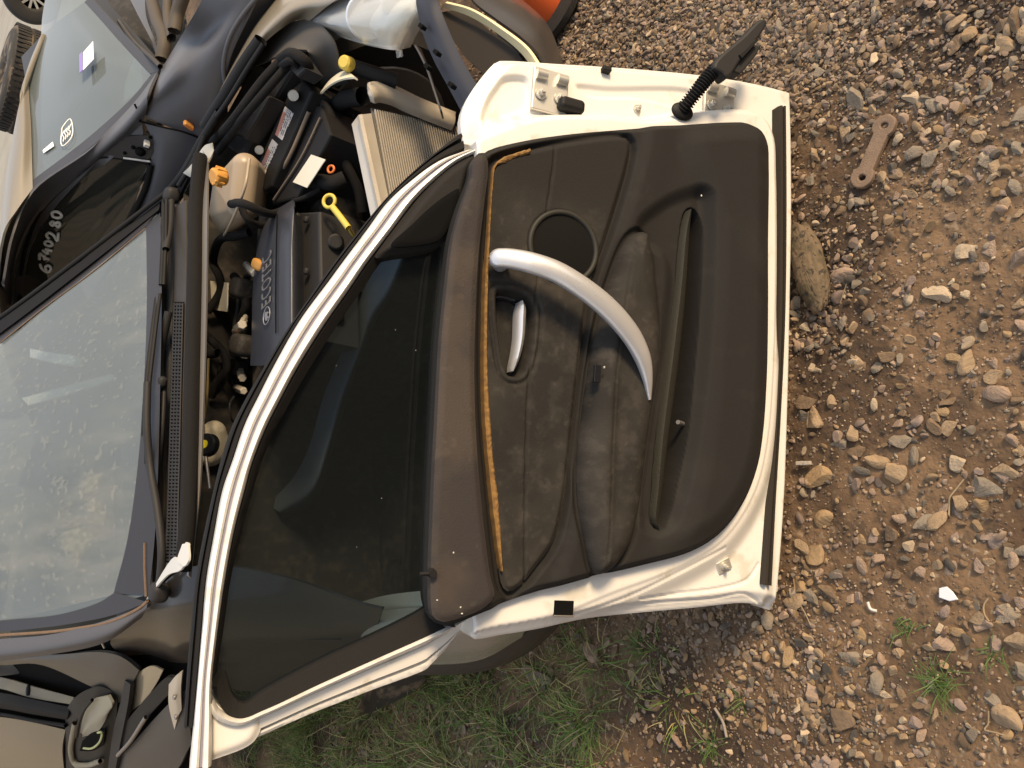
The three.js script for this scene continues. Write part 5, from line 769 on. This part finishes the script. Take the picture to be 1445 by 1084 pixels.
// concrete apron at the back, a joint across it
{
  const a = W(60, -60, 0), pts = [[-40, -60], [1.2, -60], [1.2, 0], [-40, 0]];
  const z0 = -7.5; const ap = mesh('concrete_apron', merge([new THREE.BoxGeometry(22, .05, 9.98).translate(0, .0, z0 - 5), new THREE.BoxGeometry(22, .05, 12).translate(0, .0, z0 - 16.02)]), M.concrete);
  const p = ap.geometry.attributes.position, u = ap.geometry.attributes.uv; for (let i = 0; i < p.count; i++) u.setXY(i, p.getX(i), p.getZ(i)); ap.userData.kind = 'structure'; ap.userData.label = 'pale concrete apron at the back of the yard'; scene.add(ap);
}
// left shed mirrored in the cars; rear wall added to darken door-glass reflections
function ironWall(name, label, xa, za, xb, zb, Ht, mat) {
  const L = Math.hypot(xb - xa, zb - za), N = L / .076 * 4 | 0, ux = (xb - xa) / L, uz = (zb - za) / L, nx = -uz, nz = ux, pos = [], idx = [];
  for (let i = 0; i <= N; i++) { const t = i / N * L, d = .018 * Math.cos(i / 4 * Math.PI * 2), x = xa + ux * t + nx * d, z = za + uz * t + nz * d; pos.push(x, 0, z, x, Ht, z); if (i < N) { const k = i * 2; idx.push(k, k + 1, k + 2, k + 2, k + 1, k + 3); } }
  const c = V((xa + xb) / 2, 0, (za + zb) / 2), t = thing(name, label, 'shed', c); part(t, 'wall_sheet', geoFrom(pos, idx), mat);
  const yaw = Math.atan2(-uz, ux), out = Math.sign(nx * c.x + nz * c.z) || 1;
  part(t, 'roof_sheet', boxAt(c.clone().addScaledVector(V(nx, 0, nz), out * 1.6).setY(Ht + .06), [L, .08, 3.4], yaw), mat);
}
ironWall('iron_shed', 'corrugated iron shed along the left side of the yard', -4.6, -9, -4.6, 4, 3.2, M.shed);
ironWall('iron_shed', 'dark corrugated wall added behind the camera to darken reflections', -9, 5.5, 5, 5.5, 4.4, std([.10, .09, .075], .75, .1));  // unseen, put there so the door glass mirrors something dark

// ------------------------------------------------------------------ gravel: single stones are pieces of the ground, the small stuff is one mass
{
  const variants = []; for (let k = 0; k < 10; k++) {
    let g = mergeVertices(new THREE.IcosahedronGeometry(1, 3).deleteAttribute('normal').deleteAttribute('uv'), 1e-4); const p = g.attributes.position, pl = []; for (let j = 0; j < 9; j++) { const n = V(rr(-1, 1), rr(-1, 1), rr(-1, 1)).normalize(); pl.push([n, rr(.34, .66)]); }
    for (let i = 0; i < p.count; i++) { const v = V(p.getX(i), p.getY(i), p.getZ(i)); for (const [n, d] of pl) { const e = v.dot(n) - d; if (e > 0) v.addScaledVector(n, -e); } v.multiplyScalar(1 + .06 * (fbm(v.x + 5 + k, v.y + v.z + 5, 3, 2, k) - .5)); p.setXYZ(i, v.x, v.y, v.z); }
    g = toCreasedNormals(g, .22); const q = g.attributes.position, uv = new Float32Array(q.count * 2); for (let i = 0; i < q.count; i++) { uv[2 * i] = q.getX(i) * .5 + q.getY(i) * .3; uv[2 * i + 1] = q.getZ(i) * .5 + q.getY(i) * .3; } g.setAttribute('uv', new THREE.BufferAttribute(uv, 2)); variants.push(g);
  }
  const mott = tex(256, (u, v) => { const a = fbm(u, v, 6, 5, 201); const k = .62 + .6 * a; return [k, k * .985, k * .95]; }, true, 1);
  const mottB = tex(128, (u, v) => [fbm(u, v, 12, 4, 211)], false, 1);
  const tones = { tan: [.335, .235, .142], pale: [.47, .365, .25], grey: [.245, .20, .15], dark: [.14, .118, .094], brown: [.195, .132, .08], orange: [.32, .215, .115], pink: [.34, .24, .17], red: [.2, .12, .075], mauve: [.27, .20, .16] };
  const mats = Object.fromEntries(Object.entries(tones).map(([k, c]) => [k, std(c, .9, 0, { map: mott, bumpMap: mottB, bumpScale: .0015 })]));
  const T = { t: 'tan', p: 'pale', g: 'grey', d: 'dark', b: 'brown', o: 'orange', k: 'pink', r: 'red' };
  let count = 0;
  const place = (x, z, size, tone, name) => {
    const m = new THREE.Mesh(variants[count++ % variants.length], mats[tone]); m.name = numbered('stone'); m.castShadow = m.receiveShadow = true;
    const fl = rr(.4, .7); m.scale.set(size * rr(1, 1.35), size * fl, size * rr(.7, 1.05)); m.rotation.set(rr(-.3, .3), rr(0, 6.28), rr(-.3, .3)); m.position.set(x, groundH(x, z) + size * fl * rr(.05, .4), z); ground.add(m);
  };
  // stones read off the photograph: x, y, size in its pixels, tone
  const seen = '1203,134,28,g 1185,183,20,t 1211,46,17,k 1317,19,17,t 1347,29,21,t 1365,40,24,o 1411,51,30,t 1426,25,28,b 1442,40,22,t 1416,100,24,b 1345,56,23,b 1383,117,18,g 1369,182,25,t 1307,214,26,g 1282,210,22,g 1388,225,19,g 1398,233,21,t 1145,217,18,t 1237,247,16,t 1431,159,23,g 1277,130,21,p 1292,138,18,g 1309,142,19,g 1203,281,22,g 1410,285,18,t 1358,350,26,p 1393,345,23,k 1430,361,29,k 1183,386,27,k 1212,408,20,g 1314,411,30,p 1231,387,16,o 1182,454,18,g 1195,463,19,t 1216,442,19,b 1231,515,20,g 1195,507,17,p 1145,520,12,p 1358,507,26,t 1360,523,19,g 1277,474,13,t 1244,499,19,b 1436,455,19,k 1268,529,19,b 1400,549,32,k 1131,567,27,b 1142,587,29,t 1266,622,24,g 1229,647,23,t 1254,663,29,t 1147,674,32,o 1345,650,23,p 1385,686,34,g 1295,740,25,g 1318,737,25,t 1348,707,24,t 1379,714,20,o 1409,662,25,t 1157,733,24,o 1145,779,26,o 1125,772,21,t 1249,752,24,b 1435,778,24,g 1417,774,20,g 1285,642,20,g 1197,610,22,t 1175,625,20,g 1203,636,20,b 1421,620,17,k 1441,598,20,t 1312,600,20,b 1333,602,20,t 1209,762,15,o 1227,790,20,k 1211,799,20,k 1313,797,17,t 1120,821,26,o 1162,835,30,b 1112,847,22,t 1139,845,22,g 1105,928,22,o 1373,872,21,t 1415,871,28,g 1404,880,17,o 1343,891,18,o 1327,890,17,r 1327,912,26,k 1434,905,34,t 1416,1019,32,t 1439,948,25,g 1393,992,20,g 1177,1017,36,b 1144,1019,22,t 1263,1043,18,t 1228,964,22,g 1139,979,24,k 1190,927,24,g 1313,1011,16,t 829,918,22,k 849,909,18,k 885,957,18,t 895,970,10,o 927,958,17,o 953,889,17,b 1074,877,22,g 1047,930,20,t 1070,1024,18,o 948,1045,18,k 918,995,16,b 873,1040,14,r 1005,905,15,b 1032,920,14,g 792,60,12,t 861,67,14,p 890,66,16,p 998,93,18,t 1016,78,14,b 1045,15,14,t 1094,30,16,g 1130,60,16,t 1160,30,15,b 1150,95,15,g 1120,40,13,t 980,35,18,b 1000,45,14,t 930,60,14,g 950,90,15,b 870,20,14,b 910,35,12,t 835,50,14,o 1060,70,14,b 1140,250,18,g 1160,265,16,b 1215,230,14,t 1260,190,13,p 1300,180,13,p 1340,250,16,b 1430,205,18,g';
  for (const w of seen.split(' ')) { const [x, y, s, t] = w.split(','); const p = W(+x, +y, .01), dist = ray(+x, +y).normalize(); const r = p.distanceTo(EYEP) / ray(+x, +y).length() * +s * .66; place(p.x, p.z, r, T[t]); }
  const pool = ['tan', 'tan', 'pale', 'mauve', 'brown', 'brown', 'pink', 'pink', 'dark', 'grey', 'mauve', 'orange'];
  const inDoor = (x, z) => { const q = V(x, 0, z).sub(BL), f = q.dot(NH); return Math.abs(f) < .03; };
  while (count < 300) { const px = rr(1112, 1445), py = rr(0, 1084), p = W(px, py, 0); place(p.x, p.z, rr(.009, .016), pool[rnd() * pool.length | 0]); }
  // pebbles and grit
  const grit = (n, lo, hi, pick, flat) => {
    for (let v = 0; v < 5; v++) {
      const k = n / 5 | 0, im = new THREE.InstancedMesh(flat ? gritGeo[v % 2] : variants[v * 2], gritMat, k), mx = new THREE.Matrix4(), c = new THREE.Color();
      for (let i = 0; i < k; i++) { const [x, z] = pick(), s = lo * Math.pow(hi / lo, Math.pow(rnd(), 1.8)), tn = tones[pool[rnd() * pool.length | 0]], b = rr(.55, 1.15); mx.compose(V(x, groundH(x, z) + s * .25, z), new THREE.Quaternion().setFromEuler(new THREE.Euler(rr(-.5, .5), rr(0, 6.28), rr(-.5, .5))), V(s * rr(.8, 1.2), s * rr(.4, .8), s * rr(.6, 1))); im.setMatrixAt(i, mx); im.setColorAt(i, c.setRGB(tn[0] * b, tn[1] * b, tn[2] * b)); }
      im.name = numbered(flat ? 'grit' : 'gravel'); im.userData.kind = 'stuff'; im.castShadow = im.receiveShadow = true; ground.add(im);
    }
  };
  const gritGeo = [0, 1].map(k => { let g = new THREE.DodecahedronGeometry(1, 0); const p = g.attributes.position; for (let i = 0; i < p.count; i++) { const f = 1 + .25 * (hash(Math.round(p.getX(i) * 90), Math.round(p.getY(i) * 90), Math.round(p.getZ(i) * 90) + k) - .5); p.setXYZ(i, p.getX(i) * f, p.getY(i) * f, p.getZ(i) * f); } g.computeVertexNormals(); return g; });
  const gritMat = std([1, 1, 1], .92, 0, { map: mott });
  // patches where bare soil shows and patches where stones lie thick
  const dens = (x, z) => sstep(.40, .58, fbm(x * .35 + 9.3, z * .35 + 9.3, 6, 3, 301));
  const near = keep => () => { for (;;) { const x = rr(-1.5, 1.5), z = rr(-2.3, -.25); if (rnd() < keep + (1 - keep) * dens(x, z)) return [x, z]; } };
  grit(60000, .0014, .0042, near(.5), true);
  grit(26000, .0035, .0095, near(.25), false);
  grit(8500, .007, .0155, near(.18), false);
  grit(10000, .003, .011, () => { for (;;) { const px = rr(770, 1280), py = rr(-40, 190), p = W(px, py, 0); if (p.z > -4 && rnd() > sstep(1040, 1280, px) && rnd() > sstep(60, 190, py)) return [p.x, p.z]; } }, false);
}

// ------------------------------------------------------------------ grass
{
  const blade = (h, w, bend) => { const pos = [], idx = [], n = 5; for (let i = 0; i <= n; i++) { const t = i / n, ww = w * (1 - t * t) + .0002, y = h * t * (1 - .3 * bend * t), x = h * bend * t * t; pos.push(x, y, -ww, x, y + .3 * ww, 0, x, y, ww); if (i < n) { const k = i * 3; idx.push(k, k + 1, k + 3, k + 3, k + 1, k + 4, k + 1, k + 2, k + 4, k + 4, k + 2, k + 5); } } return geoFrom(pos, idx); };
  const geos = [blade(1, .02, .45), blade(1, .016, .75), blade(1, .024, 1.0)];
  const gm = phy([1, 1, 1], .65, 0, { transmission: .3, thickness: 0 });
  const greens = [[.14, .25, .035], [.19, .32, .045], [.26, .34, .07], [.11, .2, .03], [.46, .40, .15], [.56, .44, .21]];
  const clumps = []; for (let k = 0; k < 170; k++) { const px = rr(330, 960), py = rr(880, 1120); const lim = px < 500 ? 1 : px < 640 ? .7 : .34 - (px - 640) / 1100; if (rnd() > lim) { k--; continue; } const p = W(px, py, 0); clumps.push([p.x, p.z, rr(.04, .11) * (px < 640 ? 1.25 : .9), px]); }
  const per = 40;
  geos.forEach((g, v) => {
    const im = new THREE.InstancedMesh(g, gm, clumps.length * per / 3 | 0), mx = new THREE.Matrix4(), c = new THREE.Color(); let i = 0;
    for (; i < im.count; i++) { const cl = clumps[i % clumps.length], a = rr(0, 6.28), d = .035 * Math.pow(rnd(), .7), x = cl[0] + Math.cos(a) * d * 1.6, z = cl[1] + Math.sin(a) * d * 1.6, h = cl[2] * rr(.5, 1.3); mx.compose(V(x, groundH(x, z), z), new THREE.Quaternion().setFromEuler(new THREE.Euler(rr(-.4, .4), -a + rr(-.8, .8), rr(-.9, .15), 'YXZ')), V(h, h, Math.max(.6 * h, .06))); im.setMatrixAt(i, mx); const q = greens[Math.min(5, Math.pow(rnd(), 1.05) * 6 | 0)], b = rr(.7, 1.2); im.setColorAt(i, c.setRGB(q[0] * b, q[1] * b, q[2] * b)); }
    im.name = numbered('grass'); im.userData = { kind: 'stuff', label: 'patchy green and dry grass by the wrecked car', category: 'grass' }; im.castShadow = im.receiveShadow = true; scene.add(im);
  });
  const tuft = (px, py, n, size, label, spread = .02) => { const b = W(px, py, 0), l = []; for (let k = 0; k < n; k++) { const h = size * rr(.5, 1.2), g = geos[k % 3].clone(); g.scale(h, h, Math.max(h * .6, .05)); g.rotateZ(rr(-1.0, -.1)); g.rotateY(rr(0, 6.28)); const a = rr(0, 6.28), d = spread * rnd(); g.translate(b.x + Math.cos(a) * d, groundH(b.x, b.z) - .002, b.z + Math.sin(a) * d); l.push(g); } lone('grass_tuft', label, 'grass tuft', l, phy([.11, .175, .03], .6, 0, { transmission: .3, thickness: 0 }), V(b.x, groundH(b.x, b.z), b.z)); };
  tuft(1318, 965, 60, .055, 'green grass tuft alone on the bare gravel, largest of its corner', .03);
  tuft(1398, 926, 18, .04, 'small sparse grass tuft near the right edge beside grey stones', .015);
  tuft(1272, 888, 30, .035, 'low faded grass tuft between brown stones, right of the door corner', .025);
  tuft(898, 910, 45, .07, 'spiky green grass tuft just below the door corner with yellow blades', .02);
  tuft(1000, 1055, 50, .06, 'grass tuft at the bottom edge below the door corner', .03);
  tuft(1040, 990, 22, .05, 'thin grass tuft on the edge of the bare soil', .02);
}

// ------------------------------------------------------------------ odds and ends on the ground
{
  // rusty link plate with two eyes
  const a = W(1243, 174, .014), b = W(1212, 246, .014), L = a.distanceTo(b), s = new THREE.Shape(), R = .0235, w = .0155;
  const t = Math.asin(w / R); s.absarc(0, 0, R, Math.PI - (Math.PI / 2 - t) + 0, 0, false);
  const pts = []; const arc = (cx, from, to) => { for (let i = 0; i <= 22; i++) { const u = lerp(from, to, i / 22); pts.push(new THREE.Vector2(cx + R * Math.cos(u), R * Math.sin(u) * (1 + .04 * Math.sin(u * 3)))); } };
  arc(0, t, Math.PI * 2 - t); arc(L, Math.PI + t, Math.PI * 3 - t);
  const sh = new THREE.Shape(pts); for (const cx of [0, L]) { const h = new THREE.Path(); h.absellipse(cx + (cx ? .002 : -.001), .001, .0062, .0078, 0, Math.PI * 2, true); sh.holes.push(h); }
  const g = new THREE.ExtrudeGeometry(sh, { depth: .008, bevelEnabled: true, bevelSize: .0025, bevelThickness: .0025, bevelOffset: -.0025, bevelSegments: 2, curveSegments: 20 });
  const xd = b.clone().sub(a).normalize(), zd = V(0, 1, 0), yd = zd.clone().cross(xd); g.applyMatrix4(new THREE.Matrix4().makeBasis(xd, yd, zd)); g.translate(a.x, groundH(a.x, a.z) + .006, a.z);
  lone('link_plate', 'rusty steel link with two eyes lying on the gravel', 'metal link', g, M.rust, V(a.x, 0, a.z));
  // long mossy rock beside the door's lower edge
  const rc = W(1142, 378, .008), rg = new THREE.SphereGeometry(1, 64, 48), p = rg.attributes.position; const e0 = W(1128, 315, 0), e1 = W(1160, 440, 0), ax = e1.clone().sub(e0), half = ax.length() / 2;
  for (let i = 0; i < p.count; i++) { const v = V(p.getX(i), p.getY(i), p.getZ(i)), f = 1 + .28 * (fbm(v.x * .3 + 2.5, v.y * .3 + v.z * .25 + 2.5, 8, 4, 401) - .5) + .1 * (fbm(v.x + 3, v.z + v.y + 3, 24, 2, 411) - .5); p.setXYZ(i, Math.sign(v.x) * Math.pow(Math.abs(v.x), .8) * half * f, v.y * .024 * f, v.z * .034 * f); }
  rg.computeVertexNormals(); { const u = rg.attributes.uv; for (let i = 0; i < p.count; i++) u.setXY(i, p.getX(i) * 4, (p.getZ(i) + p.getY(i)) * 4); } rg.rotateY(-Math.atan2(ax.z, ax.x)); rg.translate(rc.x, rc.y, rc.z);
  lone('long_rock', 'long mossy brown rock half sunk beside the lower edge of the door', 'rock', rg, std([1, 1, 1], .95, 0, { map: tex(512, (u, v) => { const q = fbm(u, v, 8, 5, 421), m = fbm(u, v, 30, 3, 431); return mixc(mixc([.165, .115, .068], [.10, .075, .042], sstep(.4, .65, q)), [.05, .04, .028], sstep(.6, .72, m)); }, true, 1), bumpMap: mottled(), bumpScale: .003 }), rc.clone());
  function mottled() { return tex(256, (u, v) => [fbm(u, v, 16, 5, 441)], false, 1); }
  const flat = (list, th, h) => { const q = list.map(([x, y]) => W(x, y, h)), c = q.reduce((s, v) => s.add(v), V(0, 0, 0)).multiplyScalar(1 / q.length), s = new THREE.Shape(q.map(v => new THREE.Vector2(v.x, -v.z))); const g = new THREE.ExtrudeGeometry(s, { depth: th, bevelEnabled: true, bevelSize: .001, bevelThickness: .001, bevelSegments: 1 }); g.rotateX(-Math.PI / 2); g.translate(0, groundH(c.x, c.z) + h, 0); return [g, c]; };
  { const [g, c] = flat([[1322, 831], [1332, 829], [1340, 836], [1347, 846], [1336, 848], [1322, 843]], .002, .008); lone('plastic_shard', 'white plastic shard lying on dark soil', 'plastic shard', g, std([.7, .71, .72], .4), c); }
  { const [g, c] = flat([[731, 945], [737, 939], [745, 941], [752, 947], [758, 950], [768, 955], [775, 960], [772, 966], [760, 966], [745, 961], [736, 954]], .003, .01); lone('dead_leaf', 'curled dry brown leaf lying in the grass below the door', 'leaf', g, std([.20, .15, .11], .9), c); }
  const twig = (list, r, label, m, name = 'twig', cat = 'twig') => { const q = list.map(([x, y, h]) => { const v = W(x, y, h || .01); return v.setY(groundH(v.x, v.z) + (h || .008)); }); lone(name, label, cat, tube(q, r, 6, 30), m, q[0].clone()); };
  const dry = std([.30, .22, .13], .9);
  twig([[1353, 675], [1342, 690], [1334, 702], [1332, 715], [1333, 727]], .0017, 'thin curved twig beside grey pointed stone', dry);
  twig([[1389, 845], [1383, 855], [1385, 868], [1392, 878]], .0016, 'short bent twig near the white plastic shard', dry);
  twig([[1124, 855], [1132, 870], [1138, 883]], .0012, 'straight dry stalk near the door corner', dry);
  twig([[1390, 1005], [1388, 1025], [1384, 1032], [1400, 1036], [1414, 1041]], .0014, 'bent pale stalk beside the broad tan stone at lower right', dry);
  twig([[1218, 850], [1222, 860], [1230, 863]], .0028, 'small white curved scrap on the soil right of the door corner', std([.62, .58, .52], .5), 'white_scrap', 'scrap');
  twig([[1004, 1000], [1014, 1020], [1020, 1042]], .003, 'grey stick lying among grass at the bottom edge', std([.3, .25, .2], .9), 'stick', 'stick');
  twig([[1180, 425], [1190, 395], [1198, 380]], .0008, 'fine straw beside tan stone below the long rock', dry, 'straw', 'straw');
  { const c = W(1131, 653, .012), l = []; for (let k = 0; k < 3; k++) { const q = W(1124 + k * 5.5, 653, .012); l.push(boxAt(V(q.x, groundH(q.x, q.z) + .012, q.z), [.008, .008, .016], .3, 0, .0015)); } lone('broken_clip', 'small ribbed plastic clip lying by the lower edge of the door', 'clip', l, std([.4, .35, .28], .6), c); }
}
renderer.render(scene, camera);
